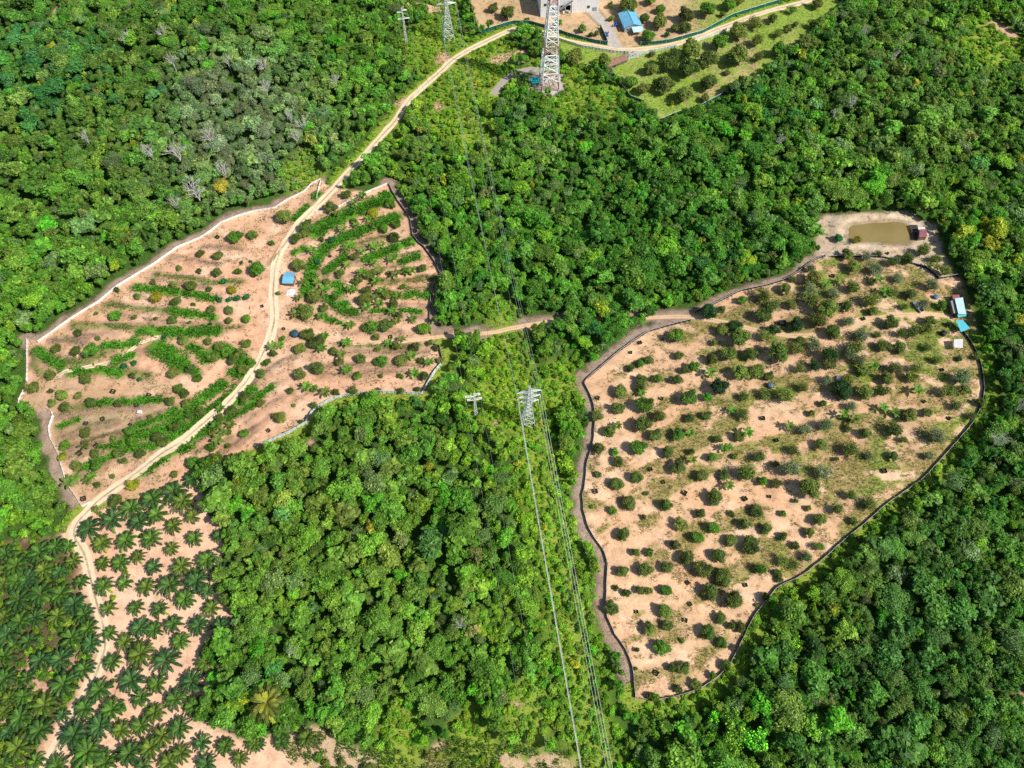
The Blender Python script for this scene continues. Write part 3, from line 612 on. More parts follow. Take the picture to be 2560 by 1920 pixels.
def crown(name, z0, z1, nl, lr, per, leaf, sq=0.85, irr=0.25, core=0.72, jit=0.75, asp=1.6, pale=0.0, rag=0.25, fuzz=0.2):
    zc = (z0 + z1) / 2; hz = (z1 - z0) / 2
    Q = []; S = []; lob = []
    ph = rng.uniform(0, 2 * PI, 4); am = rng.uniform(0.4, 1.0, 4)
    def outline(t):     # uneven plan outline
        return 1 - rag * 0.6 + rag * 0.6 * sum(am[k] * math.sin((k + 1) * t + ph[k]) for k in range(4)) / 1.6
    for k in range(nl):
        t = k * 2.39996 + rng.uniform(-0.5, 0.5); e = 1 - 1.5 * (k + 0.5) / nl
        e = np.clip(e + rng.uniform(-0.2, 0.2), -0.6, 1)
        rr = math.sqrt(max(0, 1 - e * e)); rad = (1 - lr * 0.7) * rng.uniform(1 - irr, 1.08) * outline(t)
        lob.append((np.array([rr * math.cos(t) * rad, rr * math.sin(t) * rad, zc + hz * (e * rad + rng.uniform(-0.12, 0.12))]), lr * rng.uniform(0.6, 1.3)))
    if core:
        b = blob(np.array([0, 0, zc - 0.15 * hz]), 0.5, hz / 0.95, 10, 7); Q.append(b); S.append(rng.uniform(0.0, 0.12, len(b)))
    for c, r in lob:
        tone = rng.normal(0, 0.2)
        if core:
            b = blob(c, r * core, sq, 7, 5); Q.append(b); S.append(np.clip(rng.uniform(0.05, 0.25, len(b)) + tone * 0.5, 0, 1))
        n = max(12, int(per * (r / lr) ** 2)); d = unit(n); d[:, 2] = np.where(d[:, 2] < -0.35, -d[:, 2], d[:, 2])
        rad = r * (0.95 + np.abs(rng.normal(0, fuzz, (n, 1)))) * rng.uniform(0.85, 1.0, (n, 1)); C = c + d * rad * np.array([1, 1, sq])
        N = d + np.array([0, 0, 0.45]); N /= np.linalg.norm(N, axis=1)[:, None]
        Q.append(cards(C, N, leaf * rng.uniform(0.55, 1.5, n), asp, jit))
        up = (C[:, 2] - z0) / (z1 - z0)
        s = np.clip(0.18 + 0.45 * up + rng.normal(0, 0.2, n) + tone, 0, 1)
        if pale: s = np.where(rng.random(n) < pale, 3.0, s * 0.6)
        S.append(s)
    return quads_mesh(name, np.concatenate(Q), M_LEAF, {'shade': np.concatenate(S)})
def trunk_mesh(name, h, r, limbs=5, spread=0.55, mat=None):
    mb = MB(); mb.tube([(0, 0, -0.15), (0.02, 0.01, h * 0.5), (0.0, 0.03, h)], [r * 1.3, r, r * 0.75], 7)
    for k in range(limbs):
        t = 2 * PI * k / limbs + rng.uniform(-0.3, 0.3); z = h * rng.uniform(0.6, 0.98)
        e = np.array([math.cos(t) * spread, math.sin(t) * spread, h + rng.uniform(0.15, 0.5)])
        m_ = e * np.array([0.5, 0.5, 0]) + np.array([0, 0, z + 0.45 * (e[2] - z)])
        mb.tube([(0, 0, z), tuple(m_), tuple(e)], [r * 0.6, r * 0.4, r * 0.15], 5)
    return mb.mesh(name, mat or M_BARK, True)
FOREST = []      # (crown mesh, trunk mesh)
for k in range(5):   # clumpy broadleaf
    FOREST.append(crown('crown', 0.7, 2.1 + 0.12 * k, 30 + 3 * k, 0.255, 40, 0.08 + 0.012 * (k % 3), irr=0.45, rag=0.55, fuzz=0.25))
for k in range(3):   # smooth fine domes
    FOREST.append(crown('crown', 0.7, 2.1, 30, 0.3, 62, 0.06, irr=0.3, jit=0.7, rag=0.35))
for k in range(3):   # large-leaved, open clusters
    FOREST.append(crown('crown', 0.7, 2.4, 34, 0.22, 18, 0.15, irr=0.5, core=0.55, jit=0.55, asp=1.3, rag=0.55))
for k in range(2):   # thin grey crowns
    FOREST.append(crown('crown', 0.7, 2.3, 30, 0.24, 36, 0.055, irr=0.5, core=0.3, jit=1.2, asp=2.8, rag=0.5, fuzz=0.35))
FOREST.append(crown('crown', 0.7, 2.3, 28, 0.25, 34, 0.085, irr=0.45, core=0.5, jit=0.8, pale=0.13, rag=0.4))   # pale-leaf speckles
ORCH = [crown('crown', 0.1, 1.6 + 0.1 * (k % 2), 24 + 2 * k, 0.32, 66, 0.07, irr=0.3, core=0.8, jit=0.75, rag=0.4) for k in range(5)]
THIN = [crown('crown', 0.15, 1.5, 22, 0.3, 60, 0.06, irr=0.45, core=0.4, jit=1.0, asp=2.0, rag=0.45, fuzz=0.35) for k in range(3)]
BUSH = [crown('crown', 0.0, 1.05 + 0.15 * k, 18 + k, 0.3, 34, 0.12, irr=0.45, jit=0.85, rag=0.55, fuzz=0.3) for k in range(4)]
FTR = [trunk_mesh('trunk', 1.3, 0.055, 6) for k in range(3)]
OTR = [trunk_mesh('trunk', 0.75, 0.06, 5, 0.5) for k in range(2)]

def palm_mesh(name, nf, old):
    Q = []; S = []
    for k in range(nf):
        u = (k + 0.5) / nf; az = k * 2.39996 + rng.uniform(-0.15, 0.15)
        el = 1.3 - 1.15 * u ** 0.8 + rng.uniform(-0.1, 0.1); L = (0.62 + 0.5 * min(1, u * 1.6)) * rng.uniform(0.88, 1.1)
        d = np.array([math.cos(az), math.sin(az), 0]); side = np.array([-d[1], d[0], 0])
        P = []; p = np.array([0, 0, 0.62]) + d * 0.04; a = el; ns = 10; bend = rng.uniform(-0.05, 0.05)
        for i in range(ns + 1):
            P.append(p.copy()); p = p + (d * math.cos(a) + side * bend * i / 3 + np.array([0, 0, math.sin(a)])) * L / ns; a -= (0.08 + 0.14 * i / ns) * (0.9 + 0.3 * u)
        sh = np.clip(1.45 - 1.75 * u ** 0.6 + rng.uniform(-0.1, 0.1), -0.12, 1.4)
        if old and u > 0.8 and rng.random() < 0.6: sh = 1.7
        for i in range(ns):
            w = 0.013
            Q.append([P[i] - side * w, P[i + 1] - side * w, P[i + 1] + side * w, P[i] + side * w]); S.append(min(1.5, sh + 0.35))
            if i < 2: continue
            t = (P[i + 1] - P[i]); t /= np.linalg.norm(t)
            ll = 0.19 * math.sin(PI * min(1, (i - 0.8) / (ns - 0.6))) ** 0.7 + 0.03
            for sg in (-1, 1):
                for h in range(2):
                    o = P[i] + (P[i + 1] - P[i]) * (h / 2 + rng.uniform(-0.1, 0.1))
                    dr = sg * side * 0.6 + t * 0.75 + np.array([0, 0, -0.3 + rng.uniform(-0.2, 0.2)]); dr /= np.linalg.norm(dr)
                    e = o + dr * ll * rng.uniform(0.85, 1.15); wv = t * 0.05
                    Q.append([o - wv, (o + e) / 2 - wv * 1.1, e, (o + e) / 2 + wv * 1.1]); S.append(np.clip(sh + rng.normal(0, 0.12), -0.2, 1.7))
    return quads_mesh(name, np.array(Q), M_LEAF, {'shade': S})
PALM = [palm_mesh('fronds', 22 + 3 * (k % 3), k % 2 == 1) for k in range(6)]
def palm_trunk(name, h):
    mb = MB(); mb.tube([(0, 0, -0.1), (0.01, 0, h * 0.5), (0, 0.01, h)], [0.13, 0.11, 0.12], 9)
    for k in range(26):     # old frond bases
        a_ = k * 2.4; z = 0.03 + (h - 0.04) * k / 26
        mb.bar((0.1 * math.cos(a_), 0.1 * math.sin(a_), z), (0.17 * math.cos(a_), 0.17 * math.sin(a_), z + 0.06), 0.035)
    return mb.mesh(name, M_BARK, False)
PALMT = palm_trunk('trunk', 0.64)
PALMT_TALL = None
def banana_mesh(name):
    Q = []; S = []; nl = 9
    for k in range(nl):
        az = k * 2.39996; u = k / nl; el = 1.2 - 0.85 * u + rng.uniform(-0.15, 0.15); L = rng.uniform(0.85, 1.1)
        d = np.array([math.cos(az), math.sin(az), 0]); side = np.array([-d[1], d[0], 0]); p = np.array([0, 0, 0.75]) + d * 0.03; P = []
        a = el; ns = 7
        for i in range(ns + 1):
            P.append(p.copy()); p = p + (d * math.cos(a) + np.array([0, 0, math.sin(a)])) * L / ns; a -= 0.17 + 0.1 * i / ns
        W_ = [0.015, 0.03, 0.14, 0.18, 0.19, 0.17, 0.12, 0.02]
        for i in range(ns):
            for sg in (-1, 1):
                a0 = P[i] + side * sg * W_[i] + np.array([0, 0, -0.25 * W_[i] + 0.04 * (i % 2)]); a1 = P[i + 1] + side * sg * W_[i + 1] + np.array([0, 0, -0.25 * W_[i + 1] + 0.04 * ((i + 1) % 2)])
                Q.append([P[i], P[i + 1], a1, a0]); S.append(np.clip(0.55 + rng.normal(0, 0.18), 0.1, 1))
    return quads_mesh(name, np.array(Q), M_LEAF, {'shade': S})
BAN = [banana_mesh('leaves') for _ in range(3)]
M_BSTEM = plain('banana_stem', (0.25, 0.26, 0.1), 0.7, 0, 0.3, 4)
BANT = MB().tube([(0, 0, -0.1), (0.01, 0, 0.4), (0, 0, 0.8)], [0.085, 0.07, 0.04], 8).mesh('stem', M_BSTEM, True)
def dead_mesh(name):
    mb = MB()
    def br(p, d, L, r, lev):
        p = Vector(p); d = Vector(d).normalized(); q = p + d * L; m_ = (p + q) / 2 + Vector(unit(1)[0]) * L * 0.06
        mb.tube([p, m_, q], [r, r * 0.8, r * 0.55], 4, cap=False)
        if lev == 0: return
        for k in range(3 if lev > 1 else 3):
            nd = d + Vector(unit(1)[0]) * 0.75 + Vector((0, 0, 0.15)); br(q if k else m_, nd, L * rng.uniform(0.6, 0.8), r * 0.6, lev - 1)
    br((0, 0, -0.1), (0.05, 0, 1), 1.0, 0.06, 0)
    for k in range(5):
        t = k * 1.256; br((0, 0, 0.75 + 0.06 * k), (math.cos(t) * 0.6, math.sin(t) * 0.6, 0.9), 0.5, 0.04, 3)
    return mb.mesh(name, M_DEAD, True)
DEADT = [dead_mesh('branches') for _ in range(3)]

# ------------------------------------------------------------------ palette
PAL = {'deep': (0.062, 0.185, 0.022), 'mid': (0.125, 0.29, 0.03), 'lime': (0.25, 0.43, 0.03), 'olive': (0.2, 0.275, 0.055), 'grey': (0.22, 0.29, 0.14),
       'teal': (0.045, 0.23, 0.075), 'yellow': (0.44, 0.45, 0.035), 'brown': (0.28, 0.23, 0.1), 'dark': (0.03, 0.1, 0.022), 'orch': (0.135, 0.205, 0.04), 'bright': (0.12, 0.42, 0.025)}
def tint(k, v=0.16):
    c = np.array(PAL[k]); return tuple(float(q) for q in c * (1 + rng.normal(0, v)) * (1 + rng.normal(0, 0.06, 3)))

def plant(name, p, s, crown_mesh, trunk_m, tn, label, cat, group, sz=None, rz=None, cname='crown', tname='trunk', dip=0.0):
    r = empty(name, (p.x, p.y, p.z - dip), rng.uniform(0, 2 * PI) if rz is None else rz, (s, s, s if sz is None else sz))
    tag(r, label, cat, group)
    c = child(cname, crown_mesh, r); c['tint'] = tn
    if trunk_m: child(tname, trunk_m, r)
    return r

ntree = {}
TREE_ROOTS = []
for px, py, r, f in TREES:
    m = mpp(px, py); rad = r * m * 1.1
    h = rad * 1.5
    p0 = at(px, py, h * 0.5); p = Vector((p0.x, p0.y, float(gz(p0.x, p0.y))))
    reg = 'top' if py < 320 else ('right' if px > 1440 else 'left')
    if reg == 'left': k = {'y': 'yellow', 't': 'teal', 'd': 'dark', 'b': 'bright'}.get(f, random.choice(['orch', 'olive', 'mid', 'orch']))
    elif reg == 'right': k = {'y': 'yellow', 't': 'teal', 'd': 'dark', 'b': 'bright'}.get(f, random.choice(['orch', 'orch', 'olive', 'orch', 'mid']) if r < 14 or px < 1900 else random.choice(['orch', 'olive', 'olive', 'grey']))
    else: k = {'y': 'yellow', 't': 'teal'}.get(f, random.choice(['orch', 'olive', 'olive', 'mid']))
    tn = tint(k, 0.14)
    if k in ('yellow',): tn = tuple(q * 0.7 for q in tn)
    small = rad < 1.75
    if small:
        msh, tr = random.choice(BUSH), OTR[0]
        s, szz = rad * 1.05, rad * 1.05 * random.uniform(0.95, 1.25)
    else:
        msh, tr = random.choice(THIN if (k == 'grey' or (px > 1850 and random.random() < 0.5)) else ORCH), random.choice(OTR)
        s, szz = rad, rad * random.uniform(0.74, 0.96)
    TREE_ROOTS.append((plant('sapling' if small else 'fruit_tree', p, s, msh, tr, tn, None, 'sapling' if small else 'fruit tree', None, szz), px, py, rad, k, reg, small))
# ---- labels of the fruit trees: by look and by field
LM = []
def lab_trees():
    LMARK = [((729, 703), 'round green fruit tree nearest the small blue-roofed hut by the track'), ((1734, 800), 'dark green fruit tree right beside the gap in the black fence'),
             ((2293, 770), 'fruit tree standing nearest the silver pickup truck'), ((2396, 858), 'fruit tree nearest the square white roof by the black fence'),
             ((740, 840), 'fruit tree beside the round water tank south of the track junction'), ((2200, 610), 'fruit tree just below the lower bank of the muddy pond'),
             ((1573, 60), 'fruit tree closest to the blue-roofed house in the top yard'), ((1587, 1744), 'fruit tree at the bottom corner of the black fence'),
             ((2070, 850), 'dark round fruit tree beside the dark block on the sandy track'), ((1375, 160), 'fruit tree just right of the red and white lattice tower'),
             ((815, 1043), 'big lone fruit tree on bare orange soil near the curved fence corner'), ((331, 1213), 'yellowish fruit tree beside the lower end of the sandy track'),
             ((932, 533), 'yellow-green fruit tree between the two upper terrace grass strips')]
    used = set()
    for (lx, ly), lb in LMARK:
        i = min((k for k in range(len(TREE_ROOTS)) if k not in used and not TREE_ROOTS[k][6]), key=lambda k: math.hypot(TREE_ROOTS[k][1] - lx, TREE_ROOTS[k][2] - ly))
        used.add(i); TREE_ROOTS[i][0]['label'] = lb
    where = {'top': 'in the grassy top yard', 'right': 'in the large sandy right-hand orchard', 'left': 'on the terraced left-hand orchard'}
    band = {'right': [(1000, 'upper part of'), (1300, 'middle of'), (9999, 'lower part of')], 'left': [(800, 'upper slope of'), (960, 'middle of'), (9999, 'lower slope of')], 'top': [(130, 'upper side of'), (9999, 'lower side of')]}
    nm = {'top': 'the grassy top yard', 'right': 'the sandy right orchard', 'left': 'the terraced left orchard'}
    look = {'yellow': 'yellow-green', 'teal': 'blue-green', 'dark': 'very dark green', 'bright': 'bright green', 'orch': 'dull green', 'olive': 'olive green', 'mid': 'fresh green', 'grey': 'grey-green'}
    for i, (o, px, py, rad, k, reg, small) in enumerate(TREE_ROOTS):
        if i in used: o['group'] = 'fruit trees in ' + nm[reg]; continue
        b = next(t for lim, t in band[reg] if py < lim)
        size = 'small bushy' if small else ('large' if rad > 3.6 else 'round')
        o['label'] = f"{size} {look[k]} {'sapling' if small else 'fruit tree'} in the {b} {nm[reg]}"
        o['group'] = f"{look[k]} {size} {'saplings' if small else 'fruit trees'} in the {b} {nm[reg]}"
lab_trees()

# ------------------------------------------------------------------ oil palms
PALMS = []
def palms(ox, oy, txt):
    t = T(ox, oy)
    for a_, b_, r_, f_ in parse(txt): PALMS.append((*t(a_, b_), r_ / 3.456, f_))
palms(0,960,"1660,810,80 1490,920,100 1310,990,95 1570,1010,95 1130,1070,90 1345,1120,85 1660,1140,65 1190,1180,85 960,1160,100 760,1240,85 1490,1220,70 1300,1330,85 1680,1330,70 870,1370,80 1080,1345,85 1480,1415,60 1890,1310,60 1190,1490,60 880,1545,60 1030,1540,75 1320,1580,70 1560,1570,85 1780,1520,85 630,1520,60 330,1450,85 470,1400,70 590,1400,50 130,1560,85 40,1460,70 1900,1610,70 370,1600,70 500,1620,60 260,1640,60 1840,1110,40 1690,1640,60")
palms(0,1440,"890,85,80 1070,60,65 1260,90,75 1460,75,100 1690,40,95 1790,125,65 1590,195,85 930,275,65 1165,270,65 1375,285,70 1820,270,75 1200,440,85 1325,460,75 1490,410,75 1710,420,85 1900,430,80 940,490,65 2110,410,75 1550,560,75 1070,570,75 1200,670,110 1430,730,110 960,740,75 1770,740,90 1650,910,95 1130,900,105 1350,930,80 850,980,95 1210,1050,80 1510,1060,90 1660,1120,80 960,1150,95 720,1140,90 1330,1180,80 1210,1290,85 1540,1310,90 850,1290,105 1040,1330,80 630,1370,105 1400,1380,90 1290,1480,95 1740,1440,75 1940,1470,75 750,1520,110 1110,1530,105 1560,1530,80 2070,1580,65 1450,1610,90 1780,1620,85 900,1610,100 280,1600,100 140,1480,100 330,1330,90 160,1220,90 520,1200,80 370,1110,95 190,1040,70 710,800,85 540,930,100 510,710,85 340,720,80 230,880,60 780,580,75 610,530,85 750,450,70 720,330,70 490,340,80 630,240,85 510,150,85 340,150,95 150,200,95 680,40,80 170,390,85 290,360,70 60,500,90 240,560,70 30,690,80 20,350,80 130,40,80 230,30,70 20,60,70 30,880,80 70,1050,60 20,1170,60 480,1640,80 60,1350,60 2190,1450,70 1230,1640,70 20,1620,70 680,1640,60")
palms(640,1440,"80,1090,140,o 40,1320,80 220,1350,75 210,1440,60 430,1400,80 10,1450,60")
palms(0,480,"1215,300,95,f")
for px, py, r, f in PALMS:
    m = mpp(px, py); lt = px < 230 + 0.0 * py; rad = r * m * (1.3 if lt else 1.14); hc = rad * 0.75
    p0 = at(px, py, hc + (6 if f in 'of' and f else 0)); p = Vector((p0.x, p0.y, float(gz(p0.x, p0.y))))
    lt = px < 230 + 0.0 * py
    dr_ = float(seg_dist(np.array([p0.x]), np.array([p0.y]), wROAD)[0]); rad = max(1.9, min(rad, dr_ * 0.95 + 0.4)) if f not in ('o', 'f') else rad
    tn = np.array(random.choice([(0.06, 0.155, 0.03), (0.075, 0.18, 0.028), (0.05, 0.14, 0.04), (0.1, 0.18, 0.028)])) * random.uniform(0.85, 1.15)
    lab = 'dark green oil palm in the dense stand left of the sandy path' if lt else ('spreading oil palm on pink bare soil right of the sandy path' if rad < 3.3 else 'large spreading oil palm with long dark fronds right of the sandy path')
    grp = 'oil palms left of the path' if lt else ('smaller oil palms right of the path' if rad < 3.3 else 'large oil palms right of the path')
    if f == 'o': lab, grp = 'tall oil palm with yellowed fronds on one side at the forest edge', None; tn = np.array((0.2, 0.24, 0.04))
    if f == 'f': lab, grp = 'lone tall palm among broadleaf trees above the white fence', None
    lift = 0.0
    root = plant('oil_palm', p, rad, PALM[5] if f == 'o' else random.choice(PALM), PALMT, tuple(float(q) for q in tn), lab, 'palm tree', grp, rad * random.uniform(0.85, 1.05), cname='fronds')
    if f in ('o', 'f'):
        for c in root.children:
            if c.name.startswith('fronds'): c.location.z = 6 / rad
        for c in root.children:
            if c.name.startswith('trunk'): c.scale.z = (6 / rad + 0.62) / 0.64

# ------------------------------------------------------------------ banana plants
BANS = []
def bans(ox, oy, txt):
    t = T(ox, oy)
    for a_, b_, *r_ in [list(map(float, s.split(','))) for s in txt.split()]: BANS.append(t(a_, b_))
bans(640,480,"920,40 850,100 700,200 870,290 755,330 970,235 1025,480 1090,460 800,480 770,500 830,470 920,520 1180,590 1205,560 1015,620 795,635 490,510 530,790 1210,715 1070,690 920,705 1340,690 850,855 820,840 1040,780 600,850 1035,920 1225,910 1095,870 960,1000 1070,970 1180,1040 350,1055 560,1080 820,1155 1360,1105 1220,1120 600,1250 790,1310 1150,1310 1260,1280 570,1360 745,1410 1350,1420 790,1550 1370,1575 155,1340 215,1330 370,920 410,790 1500,1480")
bans(0,960,"740,535 800,805 610,830 760,835 600,860 1910,220 2000,355 1930,420 1890,490 1870,380")
bans(640,960,"440,30 600,80 850,400")
bans(1920,480,"630,780 900,1510 1390,640 1440,650 1000,860 330,890 1010,880 500,800 950,760")
bans(1280,960,"910,365 1540,430 1120,80 1870,880 1870,550 1830,560 1550,660 1900,235 2030,425")
bans(1920,960,"180,370 650,270 1090,250 990,210 1290,60 740,310")
bans(1280,480,"920,950 1710,1570 1940,660 2060,660")
for px, py in BANS:
    m = mpp(px, py); s = random.uniform(2.1, 3.0)
    p0 = at(px, py, s * 0.6); p = Vector((p0.x, p0.y, float(gz(p0.x, p0.y))))
    reg = 'right' if px > 1440 else ('middle' if py < 870 and px > 700 else 'left')
    loc_ = {'right': 'between the fruit trees of the sandy right-hand orchard', 'middle': 'on the curved terraces right of the track', 'left': 'on the lower terraces along the left track'}[reg]
    plant('banana_plant', p, s, random.choice(BAN), BANT, tint(random.choice(['mid', 'mid', 'olive', 'mid']), 0.15), f'banana plant with long splayed leaves {loc_}', 'banana plant', f'banana plants {loc_}', cname='leaves', tname='stem')

# ------------------------------------------------------------------ bare and dying trees
DEADS = []
def deads(ox, oy, txt):
    t = T(ox, oy)
    for a_, b_, r_, f_ in parse(txt): DEADS.append((*t(a_, b_), r_ / 3.456))
deads(0,0,"1810,1180,90 1540,1350,110 1930,1480,90 1660,1620,100 1290,1330,95 1080,330,60 1960,520,50 740,1190,55 1400,280,60 1480,520,65")
deads(640,0,"290,1010,60 400,1070,80 60,560,70 680,700,55 340,1180,65 80,750,70")
deads(0,480,"1700,20,90 1510,100,60")
deads(1920,0,"590,985,50 1090,490,50 830,280,45 110,1210,50 730,890,50")
deads(640,1440,"1760,420,60 320,650,60")
deads(1920,960,"2000,490,95 2190,190,60")
DEADW = []
for i, (px, py, r) in enumerate(DEADS):
    m = mpp(px, py); rad = r * m * 1.0
    p0 = at(px, py, 8.5); p = Vector((p0.x, p0.y, float(gz(p0.x, p0.y)))); DEADW.append((p.x, p.y, rad))
    place = 'in the upper-left forest' if px < 900 and py < 700 else ('in the upper-right forest' if px > 1900 and py < 420 else ('beside the right edge of the sandy orchard' if px > 1900 else 'in the lower middle forest'))
    big = rad > 5.0
    r_ = empty('bare_tree', p, random.uniform(0, 6.28), (rad, rad, max(rad, 4.5) * 1.35))
    tag(r_, f"{'broad' if big else 'small'} leafless white-branched tree standing {place}", 'bare tree', f"{'broad' if big else 'small'} leafless white trees {place}")
    child('branches', DEADT[i % 3], r_)

# ------------------------------------------------------------------ forest layout
class Hash:
    def __init__(s, c): s.c = c; s.d = {}
    def near(s, x, y, r, f):
        c = s.c; R = int(math.ceil(r / c)); i0, j0 = int(x // c), int(y // c)
        for i in range(i0 - R, i0 + R + 1):
            for j in range(j0 - R, j0 + R + 1):
                for (a, b, q) in s.d.get((i, j), ()):
                    if (a - x) ** 2 + (b - y) ** 2 < (f * (r + q)) ** 2: return True
        return False
    def add(s, x, y, r): s.d.setdefault((int(x // s.c), int(y // s.c)), []).append((x, y, r))
NC = 120000
cy_ = rng.uniform(-35, 460, NC); cx_ = rng.uniform(-1, 1, NC) * (190 + 0.52 * np.clip(cy_, 0, 500))
# distance to the nearest clearing
clear = np.full(NC, 1e9)
for P in (wLEFT, wRIGHT, wPONDC, wPALM, wBOT, wSO, wTOP, wPAD): clear = np.minimum(clear, sd_poly(cx_, cy_, P))
for ln, w in ((wROAD, 2.6), (W([(1080,846),(1132,839),(1219,833),(1280,821),(1338,810),(1385,802)]), 1.5), (W([(1640,793),(1714,792),(1760,797)]), 1.5), (wGREY, 2.2)): clear = np.minimum(clear, seg_dist(cx_, cy_, ln) - w)
brush = np.full(NC, 1e9)
for ln, w in ((wRWF, 3.3), (wLFU, 2.6), (wRNF, 2.0), (wSS, 3.6), (wRS2, 2.2), (wSWS, 2.8), (wRSF, -0.2)): brush = np.minimum(brush, seg_dist(cx_, cy_, ln) - w)
brN = seg_dist(cx_, cy_, W([(1100,836),(1280,812),(1390,796)])) - 2.2
clear = np.minimum(np.minimum(clear, brush), brN)
for ln, r in wGAPS: clear = np.minimum(clear, seg_dist(cx_, cy_, ln) - r)
PXL = np.array([proj((a, b, float(height(a, b)) + 5)) for a, b in zip(cx_, cy_)])
ppx, ppy = PXL[:, 0], PXL[:, 1]
# low scrub corridors: power line, roadside, right of the left orchard
dC = seg_dist(cx_, cy_, CORR)
scrub = np.clip(1.15 - dC / 17, 0, 1) * (1 - 0.6 * np.clip((cy_ - at(1260, 800)[1]) / 15, 0, 1) * np.clip((at(1165, 330)[1] - cy_) / 15, 0, 1))
scrub = np.maximum(scrub, np.clip(1.3 - seg_dist(cx_, cy_, wRSF) / 7.0, 0, 1))
scrub = np.maximum(scrub, np.where(seg_dist(cx_, cy_, wROAD) < 5.5, 0.9, 0))
def zone(px, py, r, s=1.0):
    return np.clip(s * (1.3 - np.hypot(ppx - px, ppy - py) / r), 0, 1)
for z in ((1060,130,70,1),(980,330,45,.8),(1120,260,90,.8),(1210,200,90,.8),(1240,130,60,1),(760,430,70,1),(1250,980,120,.9),(1380,960,90,.8),(1180,1120,120,.6),(1260,1560,110,.7),(1350,180,60,.9),(1440,230,80,1),(1530,260,60,.9),(1180,330,90,.6),(1000,420,80,.6),(1420,300,70,.6),(1320,1780,90,.9),(60,1330,60,.6),(2480,100,110,.8),(2400,480,90,.6),(1180,1870,90,.9),(1000,1850,80,.9),(1430,880,60,.8),(2030,1500,80,.5)):
    scrub = np.maximum(scrub, zone(*z))
scrub = np.maximum(scrub, scrubmask(cx_, cy_)); scrub = np.maximum(scrub, np.clip(1.4 - sd_poly(cx_, cy_, wSO) / 5.0, 0, 1) * (cy_ < 300))
dead_clear = np.full(NC, 1e9)
for a, b, r in DEADW: dead_clear = np.minimum(dead_clear, np.hypot(cx_ - a, cy_ - b) - r * 0.35)
big = fbm(N1, cx_ / 26, cy_ / 26, 3)
H = Hash(5.0); FT = []
for i in range(NC):
    if clear[i] < 0.5 or dead_clear[i] < 0: continue
    sc = scrub[i]
    r = (1.6 + 3.9 * rng.random() ** 2.0 + 2.4 * (big[i] - 0.5))
    if rng.random() < 0.05: r = rng.uniform(4.5, 7.0)
    r = r * (1 - sc) + (0.85 + 1.0 * rng.random() ** 1.5) * sc
    r = max(0.8, r)
    if clear[i] < r * 0.75:
        r = max(1.0, min(r, clear[i] / 0.75)); 
        if clear[i] < 0.8: continue
    if H.near(cx_[i], cy_[i], r, 0.52 if sc < 0.5 else 0.62): continue
    H.add(cx_[i], cy_[i], r); FT.append((i, r, sc))
print('forest trees', len(FT))
# tint by place
ZT = [(620,300,230,'grey',.6),(560,250,160,'grey',.5),(900,150,300,'olive',.3),(120,150,200,'teal',.3),(2100,1560,120,'lime',.5),(2050,1440,90,'lime',.5),(2250,1650,420,'deep',.5),(2480,900,200,'deep',.4),
      (1500,560,330,'deep',.35),(1700,480,300,'mid',.3),(1250,560,200,'lime',.3),(1330,1200,160,'lime',.35),(1250,950,150,'lime',.65),(800,1350,330,'mid',.3),(700,1300,250,'olive',.25),
      (1060,130,65,'lime',.7),(1070,150,40,'yellow',.35),(760,430,70,'lime',.75),(1120,260,100,'lime',.5),(1240,180,60,'yellow',.3),(1280,1500,90,'lime',.6),(2340,60,90,'lime',.5),(2480,100,110,'lime',.5),(2470,580,50,'yellow',.5),(2380,200,110,'mid',.4),(80,1000,140,'mid',.4),(120,1250,110,'olive',.5),
      (1560,250,60,'teal',.5),(1120,1270,45,'bright',.8),(1100,1340,35,'teal',.8),(660,1620,50,'bright',.6),(1500,810,25,'bright',.8),(1470,880,25,'bright',.8),(2010,520,110,'lime',.3),(2160,480,60,'lime',.5),(1620,1850,150,'olive',.3)]
basep = ['deep', 'mid', 'mid', 'mid', 'olive', 'lime', 'deep', 'olive', 'grey']
def tree_tint(i, sc):
    u = rng.random()
    for px, py, r, k, w in ZT:
        d = math.hypot(ppx[i] - px, ppy[i] - py)
        if d < r and rng.random() < w * (1.2 - d / r): return k
    if u < 0.010: return 'yellow'
    if u < 0.016: return 'brown'
    if u < 0.045: return 'bright'
    if u < 0.06: return 'teal'
    if sc > 0.5: return random.choice(['lime', 'mid', 'lime', 'mid', 'olive'])
    return random.choice(basep)
regA = fbm(N2, cx_ / 34 + 9, cy_ / 34, 3); regB = fbm(N4, cx_ / 20, cy_ / 20 + 4, 3)
RZ = [(250,250,420,(.135,.22,.05),.75),(620,340,240,(.29,.35,.23),.8),(560,230,150,(.28,.34,.21),.6),(50,130,170,(.07,.26,.07),.6),(1650,560,430,(.07,.235,.028),.8),(1330,1250,240,(.2,.42,.025),.7),(1250,950,170,(.21,.43,.025),.8),
      (2270,1600,470,(.085,.185,.06),.8),(2060,1480,150,(.24,.33,.045),.55),(2500,950,220,(.06,.18,.04),.7),(850,1380,400,(.21,.33,.05),.8),(700,1250,250,(.2,.3,.05),.4),(2300,250,320,(.19,.3,.065),.75),(110,1130,170,(.16,.34,.03),.7),(1120,300,130,(.23,.42,.03),.6),(1250,640,200,(.1,.33,.025),.6),(1500,850,90,(.09,.3,.03),.5)]
ZTINT = np.zeros((NC, 3)); ZWT = np.zeros(NC)
for px, py, r, c, w in RZ:
    q = np.clip(1.25 - np.hypot(ppx - px, ppy - py) / r, 0, 1) * w
    ZTINT = ZTINT * (1 - q)[:, None] + np.array(c) * q[:, None]; ZWT = ZWT * (1 - q) + q
